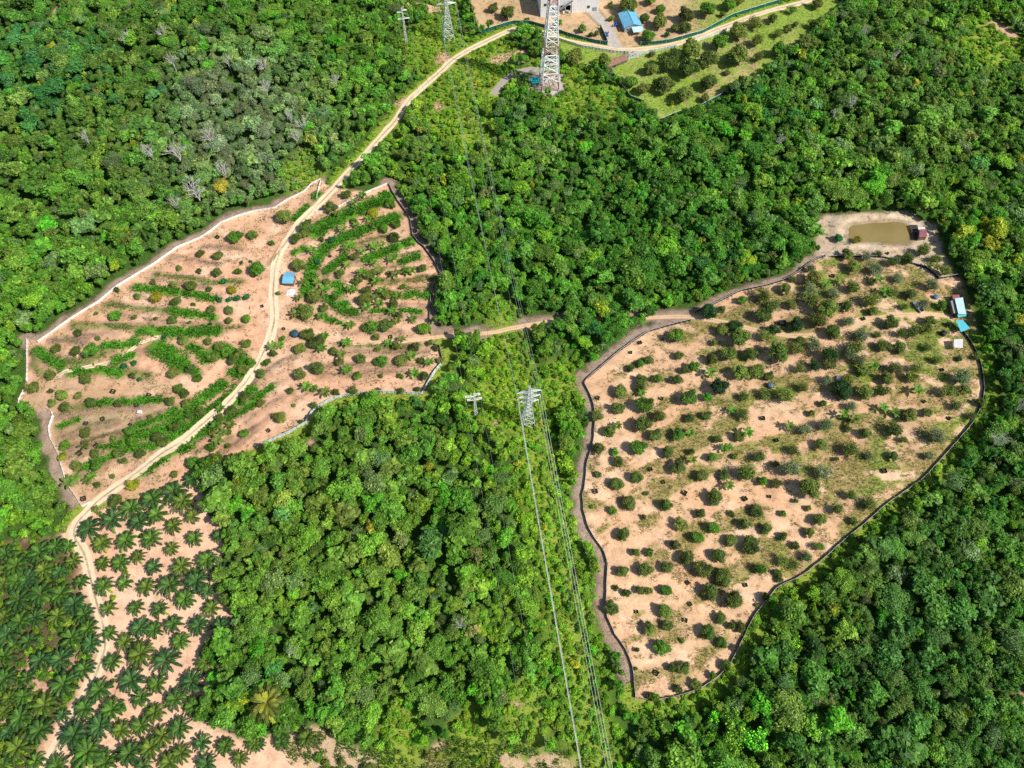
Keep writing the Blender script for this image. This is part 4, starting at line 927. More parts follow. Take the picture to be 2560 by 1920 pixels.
def mixtint(i, k, sc):
    base_ = np.array(PAL['deep']) * (1 - np.clip((regA[i] - 0.3) * 2.5, 0, 1)) + np.array(PAL['mid']) * np.clip((regA[i] - 0.3) * 2.5, 0, 1)
    base_ = base_ * 1.15 + np.array(PAL['olive']) * 0.35 * np.clip((regB[i] - 0.45) * 4, 0, 1)
    base_ = base_ * (1 - ZWT[i]) + ZTINT[i]
    if sc > 0.5: base_ = 0.35 * base_ + 0.65 * np.array(PAL['lime']) * (0.8 + 0.5 * regB[i])
    w = 0.8 if k in ('yellow', 'bright') else (0.42 if sc <= 0.5 else 0.35)
    if k in ('brown', 'teal', 'grey'): w = 0.55
    c = (base_ * (1 - w) + np.array(PAL[k]) * w) * np.array([1.22, 1.3, 1.2]) * (1 + rng.normal(0, 0.17)) * (1 + rng.normal(0, 0.07, 3))
    return tuple(float(q) for q in np.clip(c, 0.01, 0.6))
PTS = []
for i, r, sc in FT:
    k = tree_tint(i, sc)
    if sc > 0.55: p = 14 + rng.integers(0, 4)
    else:
        u = rng.random()
        if k == 'grey': p = rng.choice([11, 12, 0, 1])
        elif u < 0.5: p = rng.integers(0, 5)
        elif u < 0.72: p = rng.integers(5, 8)
        else: p = rng.integers(8, 11)
        d1 = min(math.hypot(ppx[i] - 1958, ppy[i] - 1590), math.hypot(ppx[i] - 1835, ppy[i] - 1815) * 0.75)
        if d1 < 45 and rng.random() < 0.8: p = 13
    z = float(gz(cx_[i], cy_[i]))
    sz = r * rng.uniform(0.6, 1.1) if sc > 0.55 else 1.7 + 0.42 * r * rng.uniform(0.75, 1.35) + 1.8 * (big[i] - 0.5)
    PTS.append((cx_[i], cy_[i], z - 0.1, r * 1.08, sz, rng.uniform(0, 6.28), int(p), *mixtint(i, k, sc), sc, k))
for (poly, n_, dens) in ((wPALM, 4500, 0.6), (wBOT, 260, 0.55)):
    for _ in range(n_):
        a_ = rng.uniform(min(p[0] for p in poly), max(p[0] for p in poly)); b_ = rng.uniform(min(p[1] for p in poly), max(p[1] for p in poly))
        if not in_poly(np.array([a_]), np.array([b_]), poly)[0]: continue
        if poly is wPALM and a_ > np.interp(b_, RYS, RXS) - 3 + abs(rng.normal(0, 2)) * (rng.random() < 0.1) * 8: continue
        if float(fbm(N3, np.array(a_ / 8.0), np.array(b_ / 8.0), 3)) < (0.45 if poly is wPALM else 0.5): continue
        if float(seg_dist(np.array([a_]), np.array([b_]), wROAD)[0]) < 3: continue
        r_ = rng.uniform(0.8, 1.7); PTS.append((a_, b_, float(gz(a_, b_)) - 0.1, r_, r_ * 0.9, rng.uniform(0, 6.28), int(14 + rng.integers(0, 4)), *tint(random.choice(['lime', 'mid', 'olive']), 0.15), 1.0, 'lime'))
INV = [p for p in PTS if (lambda q: -30 < q[0] < 2590 and -10 < q[1] < 1930)(proj((p[0], p[1], p[2] + 5)))]
cand = sorted([p for p in INV if p[10] <= 0.55], key=lambda p: -p[3] / proj((p[0], p[1], p[2]))[2])
IND = cand[:300]; IDS = set(id(p) for p in IND)
REST = [p for p in PTS if id(p) not in IDS]
print('in view', len(INV), 'individual', len(IND), 'rest', len(REST))
LOOK = {'deep': 'deep green', 'mid': 'mid green', 'lime': 'lime green', 'olive': 'olive green', 'grey': 'grey-green', 'teal': 'blue-green', 'yellow': 'yellow', 'brown': 'brownish', 'bright': 'vivid green'}
for p in IND:
    q = proj((p[0], p[1], p[2]))
    if q[0] < 230 and q[1] > 1000: loc_ = 'below the left-hand orchard at the left edge'
    elif q[1] < 800 and q[0] < 960: loc_ = 'in the forest above the white fence'
    elif q[0] < 1560 and q[1] > 880: loc_ = 'in the forest between the palms and the sandy orchard'
    elif q[1] > 900: loc_ = 'in the forest below the right edge of the sandy orchard'
    else: loc_ = 'in the forest between the two orchards and the top yard' if q[0] < 2050 else 'in the forest beside the pond and the right edge'
    kind_ = 'broad clumpy' if p[6] < 5 else ('smooth domed' if p[6] < 8 else ('open large-leaved' if p[6] < 11 else 'thin-crowned'))
    if p[6] == 13: kind_ = 'pale-speckled'
    plant('forest_tree', Vector(p[:3]), p[3], FOREST[p[6]], FTR[p[6] % 3], tuple(float(v) for v in p[7:10]), f'{kind_} {LOOK[p[11]]} tree {loc_}', 'tree', f'{kind_} {LOOK[p[11]]} trees {loc_}', p[4], p[5])

def scatter(name, pts, protos, label, cat):
    """one stuff object: instances of the prototype plants on points"""
    col = bpy.data.collections.new(name + '_kinds')
    for k, m in enumerate(protos):
        o = bpy.data.objects.new('kind_%02d' % k, m); col.objects.link(o)
    me = bpy.data.meshes.new(name); me.vertices.add(len(pts))
    A = np.array([p[:10] for p in pts], np.float32)
    me.vertices.foreach_set('co', A[:, :3].ravel())
    q = me.attributes.new('sc', 'FLOAT_VECTOR', 'POINT'); q.data.foreach_set('vector', np.ascontiguousarray(A[:, [3, 3, 4]] * np.c_[rng.uniform(0.85, 1.2, (len(A), 2)), np.ones(len(A))]).astype(np.float32).ravel())
    q = me.attributes.new('rot', 'FLOAT_VECTOR', 'POINT'); q.data.foreach_set('vector', np.ascontiguousarray(np.c_[rng.normal(0, 0.1, (len(A), 2)), A[:, 5]].astype(np.float32)).ravel())
    q = me.attributes.new('idx', 'INT', 'POINT'); q.data.foreach_set('value', A[:, 6].astype(np.int32))
    q = me.attributes.new('tint', 'FLOAT_COLOR', 'POINT'); q.data.foreach_set('color', np.c_[A[:, 7:10], np.ones(len(A))].astype(np.float32).ravel())
    o = link(bpy.data.objects.new(name, me)); tag(o, label, cat, kind='stuff')
    ng = bpy.data.node_groups.new(name + '_nodes', 'GeometryNodeTree')
    ng.interface.new_socket('Geometry', in_out='INPUT', socket_type='NodeSocketGeometry'); ng.interface.new_socket('Geometry', in_out='OUTPUT', socket_type='NodeSocketGeometry')
    n = ng.nodes; l = ng.links
    gi = n.new('NodeGroupInput'); go = n.new('NodeGroupOutput'); ci = n.new('GeometryNodeCollectionInfo'); ip = n.new('GeometryNodeInstanceOnPoints')
    ci.inputs['Collection'].default_value = col; ci.inputs['Separate Children'].default_value = True; ci.inputs['Reset Children'].default_value = True
    ip.inputs['Pick Instance'].default_value = True
    def named(nm, t):
        d = n.new('GeometryNodeInputNamedAttribute'); d.data_type = t; d.inputs['Name'].default_value = nm; return next(s for s in d.outputs if s.enabled and s.name == 'Attribute')
    l.new(gi.outputs[0], ip.inputs['Points']); l.new(ci.outputs[0], ip.inputs['Instance'])
    l.new(named('idx', 'INT'), ip.inputs['Instance Index']); l.new(named('rot', 'FLOAT_VECTOR'), ip.inputs['Rotation']); l.new(named('sc', 'FLOAT_VECTOR'), ip.inputs['Scale'])
    l.new(ip.outputs[0], go.inputs[0])
    md = o.modifiers.new('plants', 'NODES'); md.node_group = ng
    return o
allp = FOREST + BUSH
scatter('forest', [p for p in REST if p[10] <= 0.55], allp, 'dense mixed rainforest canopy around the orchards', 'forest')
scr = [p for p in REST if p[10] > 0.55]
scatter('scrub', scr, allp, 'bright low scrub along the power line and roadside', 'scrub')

# ------------------------------------------------------------------ grass on banks and weeds
def blades(P, hgt, cols, per=3, wid=0.16):
    n = len(P); Q = []; C = []
    P = np.repeat(P, per, axis=0) + np.c_[rng.normal(0, 0.18, (n * per, 2)), np.zeros(n * per)]
    h = np.repeat(hgt, per) * rng.uniform(0.6, 1.2, n * per); a = rng.uniform(0, 2 * PI, n * per)
    d = np.c_[np.cos(a), np.sin(a), np.zeros(len(a))]; s = np.c_[-np.sin(a), np.cos(a), np.zeros(len(a))]
    w = wid * h / 0.6
    up = np.array([0, 0, 1.0]); ln = d * (h * rng.uniform(0.3, 0.9, len(h)))[:, None]
    base_ = P; mid = P + ln * 0.5 + up * (h * 0.75)[:, None]; tip = P + ln * 1.1 + up * (h * 0.8)[:, None]
    q = np.stack([base_ - s * w[:, None] * 0.5, mid - s * w[:, None] * 0.6 , tip, mid + s * w[:, None] * 0.6], 1)
    c = np.repeat(cols, per, axis=0) * rng.uniform(0.7, 1.35, (n * per, 1))
    return q, c
GQ, GC = {}, {}
for P, w, k in STW:
    L = sum(math.dist(a, b) for a, b in zip(P[:-1], P[1:])); R = np.array(resample(P, 0.5))
    n = int(L * 2 * w * (9.0 if k == 'green' else 5.0)); idx = rng.integers(0, len(R), n)
    off = np.clip(rng.normal(0, 0.6, n), -1.3, 1.3) * w
    nr = np.gradient(R, axis=0); nr /= np.linalg.norm(nr, axis=1)[:, None] + 1e-9; nr = np.c_[-nr[:, 1], nr[:, 0]]
    xy = R[idx] + nr[idx] * off[:, None] + rng.normal(0, 0.3, (n, 2))
    keep = (fbm(N2, xy[:, 0] / 3.0, xy[:, 1] / 3.0, 2) > (0.32 if k == 'green' else 0.42)) & (seg_dist(xy[:, 0], xy[:, 1], wROAD) > 2.0); xy = xy[keep]
    c0 = {'green': (0.09, 0.29, 0.02), 'olive': (0.2, 0.24, 0.065), 'dry': (0.36, 0.3, 0.19)}[k]  # dry tone also tints blades along the painted shadow lines
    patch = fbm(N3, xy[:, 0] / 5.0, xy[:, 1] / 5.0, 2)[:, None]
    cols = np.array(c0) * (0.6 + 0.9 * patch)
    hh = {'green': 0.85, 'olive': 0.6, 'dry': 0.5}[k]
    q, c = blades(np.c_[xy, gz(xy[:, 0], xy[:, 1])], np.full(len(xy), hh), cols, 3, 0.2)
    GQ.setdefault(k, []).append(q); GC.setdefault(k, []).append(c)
for k, nm, lb in (('green', 'grass', 'lush bright green grass on the terrace banks'), ('olive', 'grass', 'dull olive weeds on the terrace banks'), ('dry', 'grass', 'dry purplish weeds on the left terrace bank and along painted edge shadows')):
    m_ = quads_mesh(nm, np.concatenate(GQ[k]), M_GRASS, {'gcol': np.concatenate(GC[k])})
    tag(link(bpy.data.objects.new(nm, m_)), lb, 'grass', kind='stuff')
# weeds over the clearings where the ground is grassy
def weeds(nm, poly, n, h, col, lb, thr=0.5, gmin=0.3):
    xs = [p[0] for p in poly]; ys = [p[1] for p in poly]
    xy = np.c_[rng.uniform(min(xs), max(xs), n), rng.uniform(min(ys), max(ys), n)]
    xy = xy[in_poly(xy[:, 0], xy[:, 1], poly)]
    i = np.clip(np.searchsorted(gx, xy[:, 0]), 0, nx - 1); j = np.clip(np.searchsorted(gy, xy[:, 1]), 0, ny - 1)
    g = GG.reshape(nx, ny)[i, j]; nz = fbm(N4, xy[:, 0] / 2.2, xy[:, 1] / 2.2, 3)
    d = np.minimum(seg_dist(xy[:, 0], xy[:, 1], wROAD) - 2, seg_dist(xy[:, 0], xy[:, 1], wBR) - 1.6)
    keep = (nz + (g - 0.5) * 0.8 > thr) & (g > gmin) & (d > 0) & (sd_poly(xy[:, 0], xy[:, 1], wPOND) > 0.8) & ~in_poly(xy[:, 0], xy[:, 1], wDRIVE); xy = xy[keep]
    pt = fbm(N1, xy[:, 0] / 9, xy[:, 1] / 9, 3)[:, None]
    cols = np.array(col) * (0.55 + 0.6 * pt) + np.array([0.12, 0.07, 0.02]) * np.clip((pt - 0.5) * 4, 0, 1)
    q, c = blades(np.c_[xy, gz(xy[:, 0], xy[:, 1])], h * rng.uniform(0.6, 1.3, len(xy)), cols, 3, 0.2)
    tag(link(bpy.data.objects.new(nm, quads_mesh(nm, q, M_GRASS, {'gcol': c}))), lb, 'grass', kind='stuff')
weeds('grass', wRIGHT, 150000, 0.38, (0.21, 0.26, 0.065), 'patchy weeds and grass between the trees of the sandy orchard', 0.49)
weeds('grass', wRIGHT, 60000, 0.2, (0.4, 0.27, 0.13), 'dry leaf litter and dead stalks on the sandy orchard floor', 0.36, 0.05)
weeds('grass', wSO, 30000, 0.4, (0.18, 0.36, 0.035), 'green grass under the fruit trees below the top track', 0.42)
weeds('grass', wTOP, 16000, 0.4, (0.2, 0.32, 0.05), 'patchy grass in the top yard', 0.45)
weeds('grass', wLEFT, 70000, 0.4, (0.22, 0.24, 0.08), 'sparse weeds on the terraced left-hand orchard', 0.46, 0.2)
weeds('grass', wPALM, 40000, 0.6, (0.13, 0.21, 0.035), 'undergrowth between the oil palms', 0.5, 0.3)
weeds('grass', wBOT, 16000, 0.6, (0.1, 0.22, 0.03), 'weeds on the sandy strip at the bottom edge', 0.47)
weeds('grass', wPONDC, 5000, 0.45, (0.18, 0.22, 0.06), 'weeds on the banks of the muddy pond', 0.5, 0.2)
# grass under the scrub
xy = np.c_[rng.uniform(-200, 220, 260000), rng.uniform(-5, 400, 260000)]; xy = xy[scrubmask(xy[:, 0], xy[:, 1]) > 0.55]
xy = xy[rng.random(len(xy)) < 0.75 * (xy[:, 1] / 400 + 0.5)]
kp = (seg_dist(xy[:, 0], xy[:, 1], wROAD) > 2.4) & (seg_dist(xy[:, 0], xy[:, 1], wGREY) > 2.2) & (seg_dist(xy[:, 0], xy[:, 1], wBR) > 1.6)
for P in (wLEFT, wRIGHT, wPALM, wSO, wTOP, wPAD, wPONDC, wBOT): kp &= ~in_poly(xy[:, 0], xy[:, 1], P)
xy = xy[kp]; pt = fbm(N3, xy[:, 0] / 7, xy[:, 1] / 7, 3)[:, None]
cl = np.array([0.2, 0.36, 0.035]) * (0.5 + 0.9 * pt) + np.array([0.16, 0.08, 0.02]) * np.clip((fbm(N2, xy[:, 0] / 11, xy[:, 1] / 11, 3)[:, None] - 0.52) * 5, 0, 1)
q, c = blades(np.c_[xy, gz(xy[:, 0], xy[:, 1])], rng.uniform(0.35, 0.9, len(xy)), cl, 3, 0.24)
tag(link(bpy.data.objects.new('grass', quads_mesh('grass', q, M_GRASS, {'gcol': c}))), 'tall yellow-green grass along the power line clearing and the roadside', 'grass', kind='stuff')
# dry brush outside the fences
BQ, BC = [], []
for ln, w in ((wRWF, 4.6), (wLFU, 4.0), (wRNF, 3.2), (wRS2, 3.2), (wSWS, 3.6), (W([(1100,842),(1280,818),(1420,800),(1460,792)]), 3.5)):
    L = sum(math.dist(a, b) for a, b in zip(ln[:-1], ln[1:])); R = np.array(resample(ln, 0.5)); n = int(L * w * 4)
    xy = R[rng.integers(0, len(R), n)] + rng.uniform(-1, 1, (n, 2)) * w
    keep = (sd_poly(xy[:, 0], xy[:, 1], wRIGHT) > 0.4) & (sd_poly(xy[:, 0], xy[:, 1], wLEFT) > 0.4) & (seg_dist(xy[:, 0], xy[:, 1], wROAD) > 2.2) & (seg_dist(xy[:, 0], xy[:, 1], wBR) > 1.5); xy = xy[keep]
    pt = fbm(N3, xy[:, 0] / 4, xy[:, 1] / 4, 2)[:, None]
    q, c = blades(np.c_[xy, gz(xy[:, 0], xy[:, 1])], rng.uniform(0.25, 0.6, len(xy)), np.array([0.42, 0.33, 0.27]) * (0.5 + 1.0 * pt), 2, 0.14); BQ.append(q); BC.append(c)
tag(link(bpy.data.objects.new('dry_brush', quads_mesh('dry_brush', np.concatenate(BQ), M_GRASS, {'gcol': np.concatenate(BC)}))), 'cut dry brownish brush lying outside the orchard fences', 'dry brush', kind='stuff')

# ------------------------------------------------------------------ fences
POSTM = {}
def fence(P, hgt, mat, label, group=None, post=M_POST, lean=0.0, sag=0.1, gap=4.5, braces=False, name='fence'):
    Wp = [tuple(at(a, b)[:2]) for a, b in P]
    c = Wp[0]; root = empty(name, (c[0], c[1], float(gz(c[0], c[1])))); tag(root, label, 'fence', group)
    o0 = np.array([c[0], c[1], root.location.z])
    R = resample(Wp, 0.9); V = []; th = 0.05
    mb = MB(); n = len(R)
    for i, p in enumerate(R):
        d = R[min(i + 1, n - 1)] - R[max(i - 1, 0)]; d = d / (np.linalg.norm(d) + 1e-9); nr = np.array([-d[1], d[0]])
        g0 = float(gz(p[0], p[1])); hh = hgt * (1 + sag * (N2(np.array(i * 0.31), np.array(float(len(P)))) - 0.5)); ln = lean + 0.25 * (N3(np.array(i * 0.17), np.array(1.7)) - 0.5)
        wv = 0.06 * (1 if i % 2 else -1)
        a0 = p + nr * (th + wv); b0 = p - nr * (th - wv); a1 = a0 + nr * ln; b1 = b0 + nr * ln
        V += [(a0[0], a0[1], g0 - 0.15), (a1[0], a1[1], g0 + hh), (b1[0], b1[1], g0 + hh), (b0[0], b0[1], g0 - 0.15)]
    V = [tuple(np.array(v) - o0) for v in V]
    fs = []
    for i in range(n - 1):
        for k in range(4): fs.append((i * 4 + k, i * 4 + (k + 1) % 4, (i + 1) * 4 + (k + 1) % 4, (i + 1) * 4 + k))
    fs += [(3, 2, 1, 0), tuple((n - 1) * 4 + k for k in range(4))]
    mb.add(V, fs); mb.obj('panel', mat, root)
    if mat in (M_NETBLK, M_NETGRN):
        rl = MB(); tp_ = [(Vector(V[i * 4 + 1]) + Vector(V[i * 4 + 2])) / 2 + Vector((0, 0, 0.06)) for i in range(n)]
        for a_, b_ in zip(tp_[::3], tp_[3::3] + tp_[-1:]): rl.bar(a_, b_, 0.08)
        rl.obj('top_rail', post, root)
    key = (round(hgt, 2), post.name, braces)
    if key not in POSTM:
        pb = MB().box((0, 0, hgt * 0.5), (0.12, 0.12, hgt + 0.5))
        if braces: pb.bar((0, 0, hgt * 0.9), (0, -0.9, -0.1), 0.07)
        POSTM[key] = pb.mesh('post', post)
    Q = resample(Wp, gap)
    for p in Q[:100]:
        child('post', POSTM[key], root, tuple(np.array([p[0], p[1], float(gz(p[0], p[1]))]) - o0))
    return root
fence(LEFT_FENCE_UP[1:], 1.05, M_WHITE, 'long white sheet fence along the forest edge above the left orchard')
fence([(69,955),(70,900),(70,850)], 1.1, M_WHITE, 'short straight white fence at the far left corner of the orchard')
fence([(803,449),(797,478),(793,500)], 1.0, M_WHITE, 'short white fence piece turning down beside the track')
fence([(847,519),(880,500),(923,480),(968,461)], 1.05, M_WHITE, 'white sheet fence above the curved terraces right of the track')
fence([(790,532),(816,529)], 1.0, M_WHITE, 'tiny stub of white fence just right of the track')
fence(R_SIDE, 1.2, M_NETBLK, 'black net fence along the right side of the curved terraces')
fence([(1083,862),(1100,867),(1106,897)], 1.2, M_NETBLK, 'short black fence corner below the branch track')
fence(S_SIDE[3:-1], 1.3, M_ZINC, 'grey curved fence along the lower edge of the left orchard', lean=-0.3)
fence(SW_SIDE[::-1], 1.05, M_WHITE, 'wavy pale fence along the lower left edge of the left orchard')
fence([(48,1028),(49,1000),(61,977)], 1.05, M_WHITE, 'short hooked white fence at the leftmost tip of the orchard')
fence(RW_FENCE, 1.05, M_NETBLK, 'long black net fence along the left edge of the sandy orchard', braces=True)
fence(RS_FENCE, 1.05, M_NETBLK, 'long black net fence with pale poles along the lower right edge of the sandy orchard', braces=True)
fence(RN_FENCE, 1.05, M_NETBLK, 'black net fence from the track gap up to the pond', braces=True)
fence(RN_FENCE2, 1.05, M_NETBLK, 'black net fence half hidden by trees below the pond')
fence([(1172,-8),(1185,40),(1198,80)], 1.8, M_NETBLK, 'straight black fence at the left side of the top yard')
fence([(1204,84),(1242,71),(1280,60),(1323,60),(1358,69),(1425,92),(1483,107),(1519,113),(1510,90),(1500,70)], 2.0, M_NETGRN, 'dark green net fence between the track and the white building')
fence([(1601,114),(1671,107),(1757,83),(1830,43),(1917,16),(1978,-2),(2030,-20)], 2.0, M_NETGRN, 'dark green net fence on the upper side of the top track')
fence([(1656,302),(1685,289),(1757,266),(1810,237),(1844,220),(1920,184),(1955,156),(2027,84),(2065,49),(2105,12),(2094,-6)], 1.9, M_NETGRN, 'dark green net fence along the forest below the top orchard')
fence([(1610,258),(1575,246),(1552,214),(1529,182),(1511,174),(1454,166)], 1.6, M_NETGRN, 'overgrown green fence left of the top orchard')
fence([(1394,100),(1454,119),(1526,131),(1563,134)], 1.5, M_ZINC, 'pale zinc fence on the lower side of the top track')
fence([(1570,150),(1600,139),(1622,130),(1640,128),(1690,118)], 1.3, M_ZINC, 'pale low wall beside the small rusty shed', name='low_wall')
fence([(1742,104),(1790,88),(1830,72)], 1.6, M_WHITE, 'white sheet fence section between the top track and the orchard trees')
fence([(1318,78),(1319,103),(1352,112)], 1.5, M_NETGRN, 'dark green fence corner left of the lattice tower')

# ------------------------------------------------------------------ pylons and lines
def lattice(mb, wf, levels, bar, mats=None, br=None):
    """wf(z) half width; X bracing between levels"""
    for i in range(len(levels) - 1):
        z0, z1 = levels[i], levels[i + 1]; a, b = wf(z0), wf(z1)
        m = mats(0.5 * (z0 + z1)) if mats else 0
        c0 = [(-a, -a, z0), (a, -a, z0), (a, a, z0), (-a, a, z0)]; c1 = [(-b, -b, z1), (b, -b, z1), (b, b, z1), (-b, b, z1)]
        for k in range(4):
            j = (k + 1) % 4
            mb.bar(c0[k], c1[k], bar, m); mb.bar(c0[k], c1[j], bar * 0.7, m); mb.bar(c0[j], c1[k], bar * 0.7, m); mb.bar(c1[k], c1[j], bar * 0.7, m)
    return mb
def make_pylon(base, rz, H, bw, arms, label):
    root = empty('electricity_pylon', base, rz); tag(root, label, 'pylon')
    zt = H * 0.6
    def wf(z): return bw / 2 - (bw / 2 - 0.75) * min(1, z / zt) if z < zt else 0.75 - 0.45 * (z - zt) / (H - zt)
    lv = [-0.5] + [zt * t for t in (0.22, 0.42, 0.6, 0.76, 0.9, 1.0)] + [zt + (H - zt) * t for t in (0.2, 0.4, 0.6, 0.8, 1.0)]
    lattice(MB(), wf, lv, 0.2).obj('lattice_body', M_GALV, root)
    tips = {}
    for i, (z, w) in enumerate(arms):
        for sg in (-1, 1):
            mb = MB(); t = (sg * w, 0, z); b = wf(z)
            for yy in (-b, b):
                mb.bar((sg * b, yy, z), t, 0.16); mb.bar((sg * b, yy, z + 1.1), t, 0.14)
                for k in (0.33, 0.66): mb.bar((sg * (b + (w - b) * k), yy * (1 - k), z), (sg * (b + (w - b) * (k - 0.2)), yy * (1.2 - k), z + 1.1 * (1.2 - k)), 0.1)
            for k in (0.0, 0.33, 0.66): mb.bar((sg * (b + (w - b) * k), -b * (1 - k), z), (sg * (b + (w - b) * (k + 0.3)), b * (0.7 - k), z), 0.1)
            arm = mb.obj('crossarm', M_GALV, root)
            ins = MB()
            for k in range(7): ins.lathe([(0.05, -0.2 * k), (0.16, -0.2 * k - 0.08), (0.05, -0.2 * k - 0.16)], 8, 0, (t[0], t[1], z - 0.1))
            ins.obj('insulator', plain('glass_insulator', (0.4, 0.5, 0.5), 0.3) if 'glass_insulator' not in bpy.data.materials else bpy.data.materials['glass_insulator'], arm)
            tips[(i, sg)] = (sg * w, 0, z - 1.5)
    tips['top'] = (0, 0, H)
    R = Matrix.Translation(base) @ Matrix.Rotation(rz, 4, 'Z')
    return {k: R @ Vector(v) for k, v in tips.items()}
def make_pole(base, rz, H, arms, label):
    root = empty('power_pole', base, rz); tag(root, label, 'power pole')
    lattice(MB(), lambda z: 0.55 - 0.3 * z / H, [-0.5] + [H * k / 10 for k in range(1, 11)], 0.13).obj('mast', M_GALV, root)
    tips = {}
    for i, (z, w) in enumerate(arms):
        mb = MB(); mb.bar((0, -0.3, z), (w, -0.3, z), 0.17); mb.bar((0, 0.3, z), (w, 0.3, z), 0.17); mb.bar((w, -0.3, z), (w, 0.3, z), 0.15); mb.bar((0, 0, z + 0.9), (w, 0, z), 0.1)
        for k in (0.35, 0.7): mb.bar((w * k, -0.3, z), (w * k + 0.2, 0.3, z), 0.1)
        mb.obj('crossarm', M_TWHITE, root); tips[i] = (w, 0, z - 0.2)
    R = Matrix.Translation(base) @ Matrix.Rotation(rz, 4, 'Z')
    return {k: R @ Vector(v) for k, v in tips.items()}
def cable(p, q, sag, label, group, r=0.04, mat=None):
    n = 40; pts = []
    for i in range(n + 1):
        t = i / n; v = p.lerp(q, t); v.z -= sag * 4 * t * (1 - t); pts.append(v - p)
    o = MB().tube(pts, r, 5).obj('power_cable', mat or M_WIRE, None, True); o.location = p; tag(o, label, 'cable', group); return o
pB = [on(1123, 101), on(1320, 1058)]
dirv = (pB[1] - pB[0]); 
e2 = at(1497, 1920, 18.0); dv2 = Vector((e2.x - pB[1].x, e2.y - pB[1].y, 0)).normalized()
p2xy = Vector((pB[1].x, pB[1].y, 0)) + dv2 * 330
pB.append(Vector((p2xy.x, p2xy.y, float(height(p2xy.x, p2xy.y)))))
ang0 = math.atan2(dirv.y, dirv.x) + PI / 2; ang1 = 0.5 * (ang0 + math.atan2(dv2.y, dv2.x) + PI / 2)
arms = [(17.0, 3.4), (20.3, 3.9), (23.6, 4.3)]
t0 = make_pylon(pB[0], ang0, 31.0, 5.4, [(20.0, 4.6), (24.0, 4.6), (28.0, 4.2)], 'tall grey lattice pylon above the bend of the track near the top edge')
t1 = make_pylon(pB[1], ang1, 27.0, 4.6, arms, 'grey lattice pylon in the scrub between the two orchards')
t2 = make_pylon(pB[2], ang1, 27.0, 4.6, arms, 'grey lattice pylon beyond the bottom edge')
WN = {-1: 'left', 1: 'right'}
for (A, B_, span, sg_) in ((t0, t1, 'upper span between the two lattice pylons', 7.0), (t1, t2, 'lower span running down from the middle pylon', 7.0)):
    for k in A:
        if k == 'top': cable(A[k], B_[k], sg_ * 0.7, f'thin earth wire along the top of the {span}', None, 0.025); continue
        sd = 'left' if (A[k] - A['top']).x < 0 else 'right'
        cable(A[k], B_[k], sg_, f"{('lowest', 'middle', 'topmost')[k[0]]} conductor on the {sd} side of the {span}", f'conductors of the {span}', 0.04, M_WIRE2 if A is t1 else M_WIRE)
q0 = make_pole(on(1017, 112), ang0, 20.0, [(18.0, -2.6), (18.8, 2.2), (14.5, 3.0), (14.5, -2.6)], 'slim pole with short crossarms at the forest edge left of the top pylon')
q1 = make_pole(on(1190, 1037), ang0, 16.0, [(14.6, -3.2), (15.2, 2.0), (12.0, 2.6), (12.0, -2.6)], 'slim pole with white crossarms beside the middle pylon')
e3 = at(1312, 1830, 9.0)
dv3 = Vector((e3.x - q1[0].x, e3.y - q1[0].y, 0)).normalized()
for k in (0, 1):
    cable(q0[k], q1[k], 5.0, f"{'left' if k == 0 else 'right'} thin line between the two slim poles", 'lines between the slim poles', 0.025)
    far = q1[k] + dv3 * 260; far.z = q1[k].z + 2
    cable(q1[k], far, 6.0, f"{'left' if k == 0 else 'right'} thin line running down from the lower slim pole", 'lines below the slim pole', 0.025)

# red and white telecom tower
def telecom():
    b = on(1372, 214); root = empty('lattice_tower', b, math.radians(8)); tag(root, 'tall red and white banded lattice tower on a concrete pad by the white building', 'lattice tower')
    H = 52.0
    wf = lambda z: 4.3 - (4.3 - 1.35) * z / H
    lv = [0.05] + [H * k / 11 for k in range(1, 12)]
    def band(z): return 1 if z < 6.5 or 19 < z < 25.5 or z > 44 else 0
    mb = MB(); lattice(mb, wf, lv, 0.36, band)
    for z0, z1 in zip(lv[:-1], lv[1:]):
        a_, m_ = wf(z0), band((z0 + z1) / 2); zc = (z0 + z1) / 2; c_ = wf(zc)
        for sx, sy in ((1, 0), (0, 1), (-1, 0), (0, -1)):
            mb.bar((sx * c_ - sy * c_, sy * c_ + sx * c_, zc), (sx * c_ + sy * c_, sy * c_ - sx * c_, zc), 0.2, m_)
    mb.obj('lattice_body', [M_TWHITE, M_TRED], root)
    MB().tube([(0, 0, H), (0, 0, H + 7)], [0.3, 0.1], 8).obj('mast', M_GALV, root)
    lad = MB()
    for sx in (-0.3, 0.3): lad.bar((sx + 0.6, -0.3, 0), (sx + 0.6, -0.3, H), 0.08)
    for k in range(int(H / 0.6)): lad.bar((0.3, -0.3, 0.3 + 0.6 * k), (0.9, -0.3, 0.3 + 0.6 * k), 0.05)
    lad.obj('ladder', M_GALV, root)
    for k in range(3):
        a_ = k * 2.09
        MB().box((1.9 * math.cos(a_), 1.9 * math.sin(a_), H - 1.5), (0.35, 0.5, 2.2), a_).obj('antenna', M_TWHITE, root)
    MB().box((0, 0, H + 0.06), (3.0, 3.0, 0.1)).obj('platform', M_GALV, root)
    for sx in (-1, 1):
        for sy in (-1, 1): MB().box((sx * 4.3, sy * 4.3, 0.2), (1.0, 1.0, 0.7)).obj('footing', M_CONC, root)
telecom()

